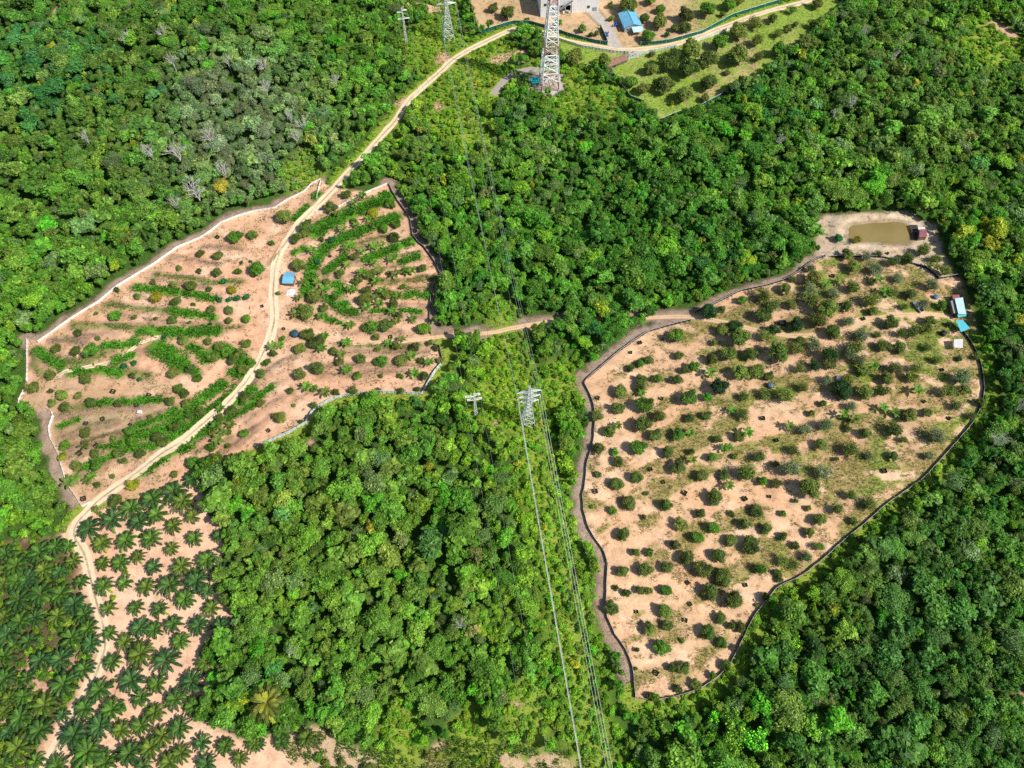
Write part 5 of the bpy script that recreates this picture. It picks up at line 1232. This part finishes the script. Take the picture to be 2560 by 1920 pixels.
# ------------------------------------------------------------------ buildings
def gable(root, w, l, hw, hr, ov, wall, roof, ridge='y'):
    """walls and two-slope roof; ridge along y"""
    mb = MB(); x_, y_ = w / 2, l / 2
    v = [(-x_, -y_, -0.4), (x_, -y_, -0.4), (x_, y_, -0.4), (-x_, y_, -0.4), (-x_, -y_, hw), (x_, -y_, hw), (x_, y_, hw), (-x_, y_, hw), (0, -y_, hw + hr), (0, y_, hw + hr)]
    mb.add(v, [(0, 1, 5, 8, 4), (2, 3, 7, 9, 6), (1, 2, 6, 5), (3, 0, 4, 7)]); mb.obj('wall', wall, root)
    rb = MB(); k = hr / x_
    for sg in (-1, 1):
        xe = sg * (x_ + ov); ze = hw + hr - k * (x_ + ov) + 0.1; zr = hw + hr + 0.1; yo = y_ + ov
        rb.add([(0, -yo, zr), (xe, -yo, ze), (xe, yo, ze), (0, yo, zr), (0, -yo, zr + 0.07), (xe, -yo, ze + 0.07), (xe, yo, ze + 0.07), (0, yo, zr + 0.07)],
               [(0, 1, 2, 3) if sg < 0 else (3, 2, 1, 0), (4, 7, 6, 5) if sg < 0 else (5, 6, 7, 4), (0, 4, 5, 1), (2, 6, 7, 3), (1, 5, 6, 2)])
    r = rb.obj('roof', roof, root)
    MB().bar((0, -y_ - ov, hw + hr + 0.2), (0, y_ + ov, hw + hr + 0.2), 0.22).obj('ridge_cap', roof, r)
    return r
def pane_on(root, name, c, d, m=M_GLASS, fr=M_WOOD):
    f = MB().box(c, d).obj(name, fr, root)
    return f
# blue-roofed house
hb = on(1573, 62); H1 = empty('house', hb, math.radians(11)); tag(H1, 'blue-roofed house beside the concrete driveway in the top yard', 'house')
gable(H1, 8.6, 11.5, 3.0, 1.5, 0.6, plain('grey_blue_wall', (0.35, 0.4, 0.42), 0.8), M_RBLUE)
for x0 in (-2.6, 1.0):
    w_ = MB().box((x0, -5.78, 1.7), (1.2, 0.1, 1.1)).obj('window', M_WHITE, H1); MB().box((x0, -5.84, 1.7), (1.0, 0.06, 0.9)).obj('pane', M_GLASS, w_)
dr = MB().box((2.8, -5.79, 1.0), (1.0, 0.12, 2.1)).obj('door', M_WOOD, H1); MB().box((3.15, -5.88, 1.0), (0.08, 0.08, 0.15)).obj('handle', M_GALV, dr)
pr = MB(); pr.box((2.0, -8.0, 2.55), (5.6, 4.0, 0.1), tilt=(0.12, 0)); pr.obj('porch_roof', M_RBLUE2, H1)
for sx in (-0.5, 4.5): MB().box((sx, -9.6, 1.1), (0.14, 0.14, 2.3)).obj('porch_post', M_WOOD, H1)
# hut with blue roof
def hut(px, py, rz, w, l, hw, hr, roof, wall, label, ov=0.4):
    r = empty('hut', on(px, py), rz); tag(r, label, 'hut'); gable(r, w, l, hw, hr, ov, wall, roof)
    d_ = MB().box((w / 2 + 0.04, 0.4, 0.95), (0.1, 0.9, 1.9)).obj('door', M_WOOD, r); MB().box((w / 2 + 0.12, 0.1, 0.95), (0.06, 0.06, 0.12)).obj('handle', M_GALV, d_)
    w_ = MB().box((0, -l / 2 - 0.04, 1.3), (0.9, 0.1, 0.7)).obj('window', M_WHITE, r); MB().box((0, -l / 2 - 0.1, 1.3), (0.7, 0.05, 0.5)).obj('pane', M_GLASS, w_)
    return r
hut(726, 704, math.radians(88), 5.0, 3.8, 2.4, 0.7, M_RBLUE, M_WOOD, 'small hut with bright blue roof just right of the track', 0.35)
MB_ = MB()
tb = on(728, 732); tp = MB()
for i in range(9):
    for j in range(9): tp.v.append(((i - 4) * 0.42, (j - 4) * 0.4, 0.12 + 0.45 * math.exp(-((i - 4) ** 2 + (j - 4) ** 2) / 9) + 0.18 * random.random()))
for i in range(8):
    for j in range(8): tp.f.append((i * 9 + j, (i + 1) * 9 + j, (i + 1) * 9 + j + 1, i * 9 + j + 1)); tp.m.append(0)
o = tp.obj('tarpaulin', M_TARP); o.location = tb; tag(o, 'crumpled white tarpaulin on the ground below the blue-roofed hut', 'tarpaulin')

# white stained building at the top edge
def warehouse():
    a_ = on(1351, 43); b_ = on(1430, 37); c_ = on(1495, 26)
    d1 = (b_ - a_); rz = math.atan2(d1.y, d1.x); root = empty('white_building', a_, rz); tag(root, 'large stained white block building with dark open bay behind the lattice tower', 'building')
    R = Matrix.Rotation(-rz, 3, 'Z'); lb = R @ (b_ - a_); lc = R @ (c_ - a_)
    w1 = lb.x; w2 = lc.x - lb.x
    wl = MB()
    wl.box((w1 * 0.28, 9, 5.0), (w1 * 0.56, 18, 11.0)); wl.box((w1 * 0.78, 11.5, 5.0), (w1 * 0.44 - 0.02, 13, 11.0)); wl.box((w1 * 0.78, 2.6, 8.0), (w1 * 0.44 - 0.02, 4.4, 5.0))
    wl.box((lb.x + w2 * 0.5, 9.5 + lc.y * 0.5, 5.2), (w2, 18, 11.6))
    wl.obj('wall', M_WALL, root)
    MB().box((w1 * 0.5, 9, 10.75), (w1 + 0.5, 18.6, 0.4)).obj('roof', M_RGREY, root); MB().box((lb.x + w2 * 0.5, 9.5 + lc.y * 0.5, 11.3), (w2 + 0.4, 18.5, 0.4)).obj('roof', M_RGREY, root)
    MB().box((w1 * 0.78, 4.9, 2.2), (w1 * 0.44 - 0.3, 0.2, 5.2)).obj('bay', M_DARK, root)
    for k in (0.6, 0.78, 0.96): MB().box((w1 * k, 0.7, 2.4), (0.4, 0.4, 6.0)).obj('pillar', M_WALL, root)
    for (x_, z_, y_) in ((w1 * 0.40, 4.3, -0.06), (w1 * 0.14, 6.8, -0.06), (lb.x + w2 * 0.62, 3.2, lc.y * 0.5 + 0.44)):
        w_ = MB().box((x_, y_, z_), (1.5, 0.12, 1.5)).obj('window', M_RGREY, root); MB().box((x_, y_ - 0.09, z_), (1.2, 0.06, 1.2)).obj('pane', M_GLASS, w_)
    st = MB()
    for k in range(22):
        t = k / 21; st.box((w1 * (0.3 + 0.68 * t), -1.0, 1.2 + 7.5 * t), (0.75, 1.3, 0.1))
    for sy in (-1.65, -0.35): st.bar((w1 * 0.3, sy, 1.0), (w1 * 0.98, sy, 8.6), 0.28); st.bar((w1 * 0.3, sy, 2.1), (w1 * 0.98, sy, 9.7), 0.1)
    for k in (0.35, 0.65, 0.95): st.bar((w1 * k, -1.0, -0.4), (w1 * k, -1.0, 1.3 + 7.5 * (k - 0.3) / 0.68), 0.2)
    st.obj('staircase', M_RGREY, root)
    dr = MB().box((lb.x + w2 * 0.86, lc.y * 0.5 + 0.43, 1.3), (2.4, 0.14, 2.8)).obj('door', M_RGREY, root)
    for k in range(7):
        m_ = random.choice([M_RUST, M_WOOD, M_TARP, M_RGREY]); s_ = random.uniform(0.5, 1.2)
        q = a_ + Matrix.Rotation(rz, 3, 'Z') @ Vector((w1 * random.uniform(0.6, 0.97), random.uniform(1.6, 3.9), 0))
        mb = MB(); mb.box((0, 0, s_ / 2), (s_ * 1.3, s_, s_)); mb.box((0, 0, s_ + 0.06), (s_ * 1.4, s_ * 1.1, 0.08))
        o = mb.obj('crate', m_); o.location = (q.x, q.y, float(gz(q.x, q.y)) - 0.02); o.rotation_euler.z = random.uniform(0, 3); tag(o, 'stacked crate inside the dark open bay of the white building', 'crate', 'crates in the bay of the white building')
warehouse()
# driveway railing and yard things
def rail(P, label):
    Wp = [on(a, b) for a, b in P]; root = empty('railing', Wp[0]); tag(root, label, 'railing'); mb = MB()
    for a, b in zip(Wp[:-1], Wp[1:]):
        for h in (0.5, 1.0): mb.bar(a - Wp[0] + Vector((0, 0, h)), b - Wp[0] + Vector((0, 0, h)), 0.1)
    mb.obj('rail', M_RGREY, root); R = resample([tuple(p[:2]) for p in Wp], 1.8)
    pm = MB().box((0, 0, 0.45), (0.1, 0.1, 1.2)).mesh('post', M_RGREY)
    for p in R: child('post', pm, root, (p[0] - Wp[0].x, p[1] - Wp[0].y, float(gz(p[0], p[1])) - Wp[0].z))
rail([(1464,33),(1482,48),(1500,66)], 'grey railing on the left side of the concrete driveway')
rail([(1497,24),(1510,40),(1521,54)], 'grey railing on the right side of the concrete driveway')
DRUM = MB().lathe([(0.28, 0), (0.31, 0.05), (0.3, 0.3), (0.33, 0.33), (0.3, 0.36), (0.3, 0.6), (0.33, 0.63), (0.3, 0.66), (0.3, 0.9), (0.25, 0.93)], 14).mesh('drum', M_BLUEP, True)
for k in range(9):
    p = on(1536 + random.uniform(-7, 8), 67 + random.uniform(-7, 9)); o = link(bpy.data.objects.new('drum', DRUM)); o.location = p; o.scale = (1.2, 1.2, 1.2); tag(o, 'bright blue plastic drum standing left of the blue-roofed house', 'drum', 'blue drums beside the house')
def chair():
    r = empty('plastic_chair', (0, 0, 0)); tag(r, 'blue plastic chair set out on the concrete driveway', 'chair', 'blue chairs on the driveway')
    child('seat', MB().box((0, 0, 0.44), (0.5, 0.5, 0.06)).mesh('seat', M_BLUEP), r); child('backrest', MB().box((0, 0.25, 0.72), (0.5, 0.06, 0.5), tilt=(-0.15, 0)).mesh('backrest', M_BLUEP), r)
    lg = MB().box((0, 0, 0.2), (0.06, 0.06, 0.44)).mesh('leg', M_BLUEP)
    for sx in (-0.2, 0.2):
        for sy in (-0.2, 0.2): child('leg', lg, r, (sx, sy, 0))
    return r
c0 = chair()
for k in range(9):
    r = c0 if k == 0 else c0.copy()
    if k:
        link(r)
        for ch in c0.children: c = ch.copy(); link(c); c.parent = r
    p = on(1509 + (k % 3) * 5.5 + random.uniform(-1.5, 1.5), 83 + (k // 3) * 5 + random.uniform(-1, 1)); r.location = p + Vector((0, 0, 0.14)); r.rotation_euler.z = random.uniform(0, 6.28); r.scale = (1.15,) * 3
# tower cabinet with teal roof, mesh fence round it
cb = empty('equipment_cabin', on(1338, 212), math.radians(14)); tag(cb, 'small equipment cabin with turquoise roof at the foot of the lattice tower', 'cabin')
MB().box((0, 0, 1.1), (3.6, 3.0, 2.6)).obj('wall', M_RGREY, cb); rf = MB(); rf.box((0, 0, 2.62), (4.8, 4.2, 0.12), tilt=(0.1, 0)); rf.obj('roof', M_TEAL, cb)
MB().box((0.5, -1.53, 1.0), (0.9, 0.1, 2.0)).obj('door', M_WOOD, cb)
M_MESH = plain('wire_mesh_green', (0.1, 0.25, 0.2), 0.6)
def meshfence(P, label):
    Wp = [on(a, b) for a, b in P]; root = empty('mesh_fence', Wp[0]); tag(root, label, 'fence'); mb = MB()
    R = resample([tuple(p[:2]) for p in Wp], 0.5); pts = [Vector((p[0], p[1], float(gz(p[0], p[1])))) - Wp[0] for p in R]
    for a, b in zip(pts[:-1], pts[1:]):
        for h in (0.1, 1.1, 2.2): mb.bar(a + Vector((0, 0, h)), b + Vector((0, 0, h)), 0.06)
        mb.bar(a + Vector((0, 0, 0)), a + Vector((0, 0, 2.2)), 0.04); mb.bar(a + Vector((0, 0, 0.1)), b + Vector((0, 0, 2.2)), 0.03)
    mb.obj('panel', M_MESH, root); pm = MB().box((0, 0, 1.1), (0.12, 0.12, 2.6)).mesh('post', M_POST)
    for p in pts[::6]: child('post', pm, root, p)
meshfence([(1333,178),(1308,205),(1304,222),(1330,232),(1352,240),(1381,252),(1403,232)], 'wire mesh fence round the lattice tower pad')
meshfence([(1565,135),(1572,148)], 'grey mesh gate beside the pale low wall')
# rusty shed
sh = empty('shed', on(1540, 161), math.radians(30)); tag(sh, 'long low shed with rusty roof below the top track', 'shed')
MB().box((0, 0, 0.9), (11, 3.0, 2.2)).obj('wall', M_WOOD, sh); rb = MB(); rb.box((0, 0, 2.1), (12, 4.2, 0.1), tilt=(0.08, 0)); rb.obj('roof', M_RUST, sh); MB().box((-2, -1.53, 0.9), (1.0, 0.1, 1.7)).obj('door', M_DARK, sh)

# buildings at the right edge
def flat_shed(name, P, hgt, roof, label, cat='shed', slope=0.35, posts=True, wall=None):
    c = at(sum(p[0] for p in P) / len(P), sum(p[1] for p in P) / len(P), hgt); z0 = float(gz(c.x, c.y)); root = empty(name, (c.x, c.y, z0)); tag(root, label, cat)
    V = [at(a, b, hgt) for a, b in P]; V = [Vector((v.x - c.x, v.y - c.y, hgt + slope * (0.5 - (i in (2, 3))))) for i, v in enumerate(V)]
    mb = MB(); n = len(V); mb.add([tuple(v) for v in V] + [tuple(v + Vector((0, 0, -0.08))) for v in V], [tuple(range(n))[::-1], tuple(range(n, 2 * n))] + [(i, (i + 1) % n, n + (i + 1) % n, n + i) for i in range(n)])
    mb.obj('roof', roof, root)
    if wall:
        wv = [v * 0.88 for v in V]; wb = MB()
        wb.add([(v.x, v.y, -0.3) for v in wv] + [(v.x, v.y, hgt - 0.25) for v in wv], [(i, (i + 1) % n, n + (i + 1) % n, n + i) for i in range(n)]); wb.obj('wall', wall, root)
    for v in V: MB().box((v.x * 0.94, v.y * 0.94, v.z / 2 - 0.2), (0.13, 0.13, v.z + 0.1)).obj('post', M_WOOD, root)
    return root
tF = T(1920, 480)
q_ = lambda *P: [tF(*p) for p in P]
flat_shed('shelter', q_((1610, 925), (1680, 915), (1715, 1050), (1650, 1050)), 3.4, M_RBLUE2, 'long pale blue roof of the farmhouse at the right edge of the sandy orchard', 'farmhouse', wall=M_WOOD)
flat_shed('shelter', q_((1575, 945), (1620, 935), (1655, 1030), (1610, 1045)), 2.7, M_RGREY, 'grey corrugated lean-to roof left of the pale blue farmhouse roof', 'lean-to', wall=M_WOOD)
flat_shed('shelter', q_((1630, 1035), (1710, 1025), (1715, 1070), (1645, 1080)), 2.4, M_RTURQ, 'bright turquoise awning roof at the lower end of the farmhouse', 'awning')
flat_shed('shelter', q_((1590, 890), (1650, 890), (1660, 915), (1600, 920)), 2.2, M_MAROON, 'small maroon roof just above the farmhouse', 'shed', wall=M_WOOD)
flat_shed('shelter', q_((1620, 1115), (1680, 1110), (1750, 1175), (1672, 1205)), 2.6, M_RTURQ, 'turquoise tent-like shelter roof with white patches below the farmhouse', 'shelter')
flat_shed('shelter', q_((1605, 1275), (1682, 1272), (1686, 1345), (1612, 1342)), 2.5, M_RWHITE, 'square white roof on posts near the bend of the black fence', 'shelter', slope=0.2)
flat_shed('shelter', q_((1308, 325), (1370, 322), (1374, 385), (1310, 388)), 2.4, M_MAROON, 'small maroon-roofed shelter at the right end of the muddy pond', 'shelter', wall=M_WOOD)
flat_shed('shelter', q_((1295, 308), (1355, 300), (1360, 318), (1300, 324)), 2.0, M_RWHITE, 'narrow white roof strip above the maroon pond shelter', 'shelter', slope=0.1)
pj = empty('jetty', on(*tF(1272, 350))); tag(pj, 'dark wooden jetty between the pond and the maroon shelter', 'jetty')
dk = MB()
for k in range(9): dk.box((0, -3.6 + 0.9 * k, 0.55), (3.6, 0.75, 0.08))
dk.obj('deck', plain('dark_planks', (0.06, 0.055, 0.05), 0.8), pj)
for sx in (-1.5, 1.5):
    for sy in (-3, 0, 3): MB().box((sx, sy, 0.0), (0.16, 0.16, 1.1)).obj('post', M_WOOD, pj)

# water tanks
def tank(px, py, r, h, mat, label, nm='water_tank'):
    o = empty(nm, on(px, py)); tag(o, label, 'water tank')
    MB().lathe([(r * 0.96, -0.1), (r, 0.1), (r, h * 0.25), (r * 1.03, h * 0.28), (r, h * 0.31), (r, h * 0.6), (r * 1.03, h * 0.63), (r, h * 0.66), (r, h * 0.9), (r * 0.7, h), (r * 0.3, h * 1.06)], 20).obj('body', mat, o, True)
    MB().lathe([(r * 0.32, h * 1.05), (r * 0.32, h * 1.12), (r * 0.1, h * 1.15)], 14).obj('lid', mat, o, True)
tank(*T(640, 480)(340, 1235), 1.5, 1.7, plain('dark_teal_plastic', (0.03, 0.09, 0.13), 0.4), 'dark blue round water tank under a tree south of the track junction')
tank(*tF(1505, 1230), 1.1, 1.5, M_BLACKP, 'dark round water tank left of the turquoise shelter')
tank(*tF(1442, 915), 1.0, 1.2, plain('blue_tank', (0.08, 0.2, 0.32), 0.4), 'blue water tank among weeds left of the farmhouse')
tank(*T(1920, 960)(15, 20), 1.1, 1.4, plain('slate_tank', (0.1, 0.16, 0.22), 0.4), 'slate-blue water tank under trees in the middle of the sandy orchard')
tank(*tF(605, 1615), 0.9, 1.1, M_WHITE, 'small white water container under trees in the sandy orchard')
# dark block by the track
bk = MB(); bk.box((0, 0, 0.7), (2.4, 1.6, 1.4)); bk.box((0, 0, 1.45), (2.7, 1.9, 0.1)); o = bk.obj('pump_shed', M_BLACKP); o.location = on(*tF(118, 1142)); tag(o, 'small black pump shed left of the dark tree on the sandy track', 'pump shed')
bx = MB(); bx.box((0, 0, 0.5), (1.3, 1.1, 1.0)); bx.box((0, 0, 1.05), (1.5, 1.3, 0.1)); o = bx.obj('storage_box', M_RWHITE); o.location = on(*T(0, 960)(1213, 250)); tag(o, 'pale grey box on a bare bench of the lower left terraces', 'box')
# pickup truck
def pickup(px, py, rz):
    r = empty('pickup_truck', on(px, py, 0.0), rz); tag(r, 'silver pickup truck with open rear bed parked on the grass left of the farmhouse', 'pickup truck')
    def prism(prof, w, m, nm, par=r, w2=None):
        mb = MB(); n = len(prof); w2 = w2 or w
        mb.add([(x_, -w / 2, z_) for x_, z_ in prof] + [(x_, w / 2, z_) for x_, z_ in prof], [tuple(range(n))[::-1], tuple(range(n, 2 * n))] + [(i, (i + 1) % n, n + (i + 1) % n, n + i) for i in range(n)])
        return mb.obj(nm, m, par)
    prism([(-2.6, 0.4), (2.6, 0.4), (2.65, 0.75), (2.55, 1.02), (1.2, 1.1), (-0.55, 1.1), (-0.55, 0.75), (-2.6, 0.75)], 1.8, M_CARW, 'body')
    prism([(1.15, 1.1), (0.55, 1.72), (-0.45, 1.74), (-0.6, 1.1)], 1.62, M_CARW, 'cab')
    ws = MB().add([(1.12, -0.72, 1.16), (1.12, 0.72, 1.16), (0.6, 0.66, 1.7), (0.6, -0.66, 1.7)], [(0, 1, 2, 3)]); ws.v = [(a + 0.03, b, c + 0.02) for a, b, c in ws.v]; ws.obj('windscreen', M_GLASS, r)
    for sy in (-1, 1):
        MB().box((0.15, sy * 0.82, 1.4), (1.0, 0.03, 0.42)).obj('side_window', M_GLASS, r)
        MB().box((-1.6, sy * 0.87, 0.95), (2.05, 0.08, 0.42)).obj('bed_side', M_CARW, r)
        MB().box((2.62, sy * 0.65, 0.85), (0.1, 0.35, 0.18)).obj('headlight', M_WHITE, r)
        for sx in (-1.6, 1.65):
            wm = MB(); wm.tube([(sx, sy * 0.72, 0.36), (sx, sy * 0.96, 0.36)], 0.37, 16); w_ = wm.obj('wheel', M_TYRE, r)
            MB().tube([(sx, sy * 0.95, 0.36), (sx, sy * 0.99, 0.36)], 0.2, 12).obj('rim', M_GALV, w_)
    MB().box((-2.6, 0, 0.95), (0.08, 1.74, 0.42)).obj('tailgate', M_CARW, r); MB().box((-1.6, 0, 0.78), (1.95, 1.6, 0.05)).obj('bed_floor', M_BLACKP, r)
pa = at(*tF(1262, 965)); pb_ = at(*tF(1325, 1040)); pickup(*tF(1294, 1003), math.atan2(pa.y - pb_.y, pa.x - pb_.x))

# seedling guards: small black net pens round new plants
GUARD = []
gb = MB()
for k in range(4):
    a_ = k * PI / 2; gb.box((0.75 * math.cos(a_), 0.75 * math.sin(a_), 0.45), (0.05, 1.5, 0.9), a_)
GUARD = gb.mesh('net', M_NETBLK); STK = MB().box((0, 0, 0.6), (0.08, 0.08, 1.3)).mesh('stake', M_WOOD)
SG = []
for (ox, oy, s) in ((1280, 960, "720,930 1195,740 1305,850 1490,945 2010,995 2165,300 740,125 1290,130"), (1280, 1440, "1515,60 2015,80 1535,245 1495,385 1075,310 1245,840"), (1280, 480, "1105,1305 1025,1390"), (0, 960, "745,345 840,540 890,305 1290,105 980,70 1130,355 695,605 725,995 1185,190"), (640, 480, "640,560 240,1185 55,990 1165,1255"), (1920, 960, "10,975 1345,155 1560,300 1000,755 70,490"), (1920, 480, "555,730 1030,535 1500,1540 820,1100"), (640, 960, "245,430 110,405"), (0, 480, "1880,395")):
    for w in s.split():
        a_, b_ = map(float, w.split(',')); SG.append(T(ox, oy)(a_, b_))
for px, py in SG:
    r = empty('seedling_guard', on(px, py), random.uniform(0, 1.5), random.uniform(0.65, 1.0)); where = 'on bare sand in the right-hand orchard' if px > 1400 else 'on a bare bench of the left-hand orchard'
    tag(r, f'small black net pen around a seedling {where}', 'seedling guard', f'seedling pens {where}')
    child('net', GUARD, r)
    for sx, sy in ((0.75, 0.75), (-0.75, 0.75), (0.75, -0.75), (-0.75, -0.75)): child('stake', STK, r, (sx, sy, 0))
    c = child('seedling', random.choice(BUSH), r); c.scale = (0.42, 0.42, 0.6); c['tint'] = tint('mid')

# ------------------------------------------------------------------ light, sky, camera
SUN_EL, SUN_AZ = math.radians(47.0), math.radians(112.0)     # azimuth clockwise from +Y
sv = Vector((math.sin(SUN_AZ) * math.cos(SUN_EL), math.cos(SUN_AZ) * math.cos(SUN_EL), math.sin(SUN_EL)))
L = bpy.data.lights.new('sun', 'SUN'); L.energy = 5.0; L.angle = math.radians(0.5); L.color = (1.0, 0.95, 0.86)
so = link(bpy.data.objects.new('sun', L)); so.rotation_euler = sv.to_track_quat('Z', 'Y').to_euler(); so.location = (200, -50, 300)
Wd = bpy.data.worlds.new('World'); SC.world = Wd; Wd.use_nodes = True
nt = Wd.node_tree; bg = nt.nodes['Background']; sky = nt.nodes.new('ShaderNodeTexSky'); sky.sky_type = 'NISHITA'; sky.sun_disc = False
sky.sun_elevation = SUN_EL; sky.sun_rotation = SUN_AZ; nt.links.new(sky.outputs[0], bg.inputs[0]); bg.inputs[1].default_value = 0.1
cd = bpy.data.cameras.new('camera'); cd.sensor_width = 36; cd.lens = 36 * F / 2560; cd.clip_end = 6000; cd.clip_start = 1
co = link(bpy.data.objects.new('camera', cd)); co.location = (0, 0, CAMH); co.rotation_euler = (TILT, 0, 0); SC.camera = co
SC.view_settings.view_transform = 'Standard'; SC.view_settings.look = 'None'; SC.view_settings.exposure = 0
SC.render.engine = 'CYCLES'; SC.cycles.max_bounces = 5; SC.cycles.diffuse_bounces = 3; SC.cycles.transmission_bounces = 3; SC.cycles.use_denoising = False
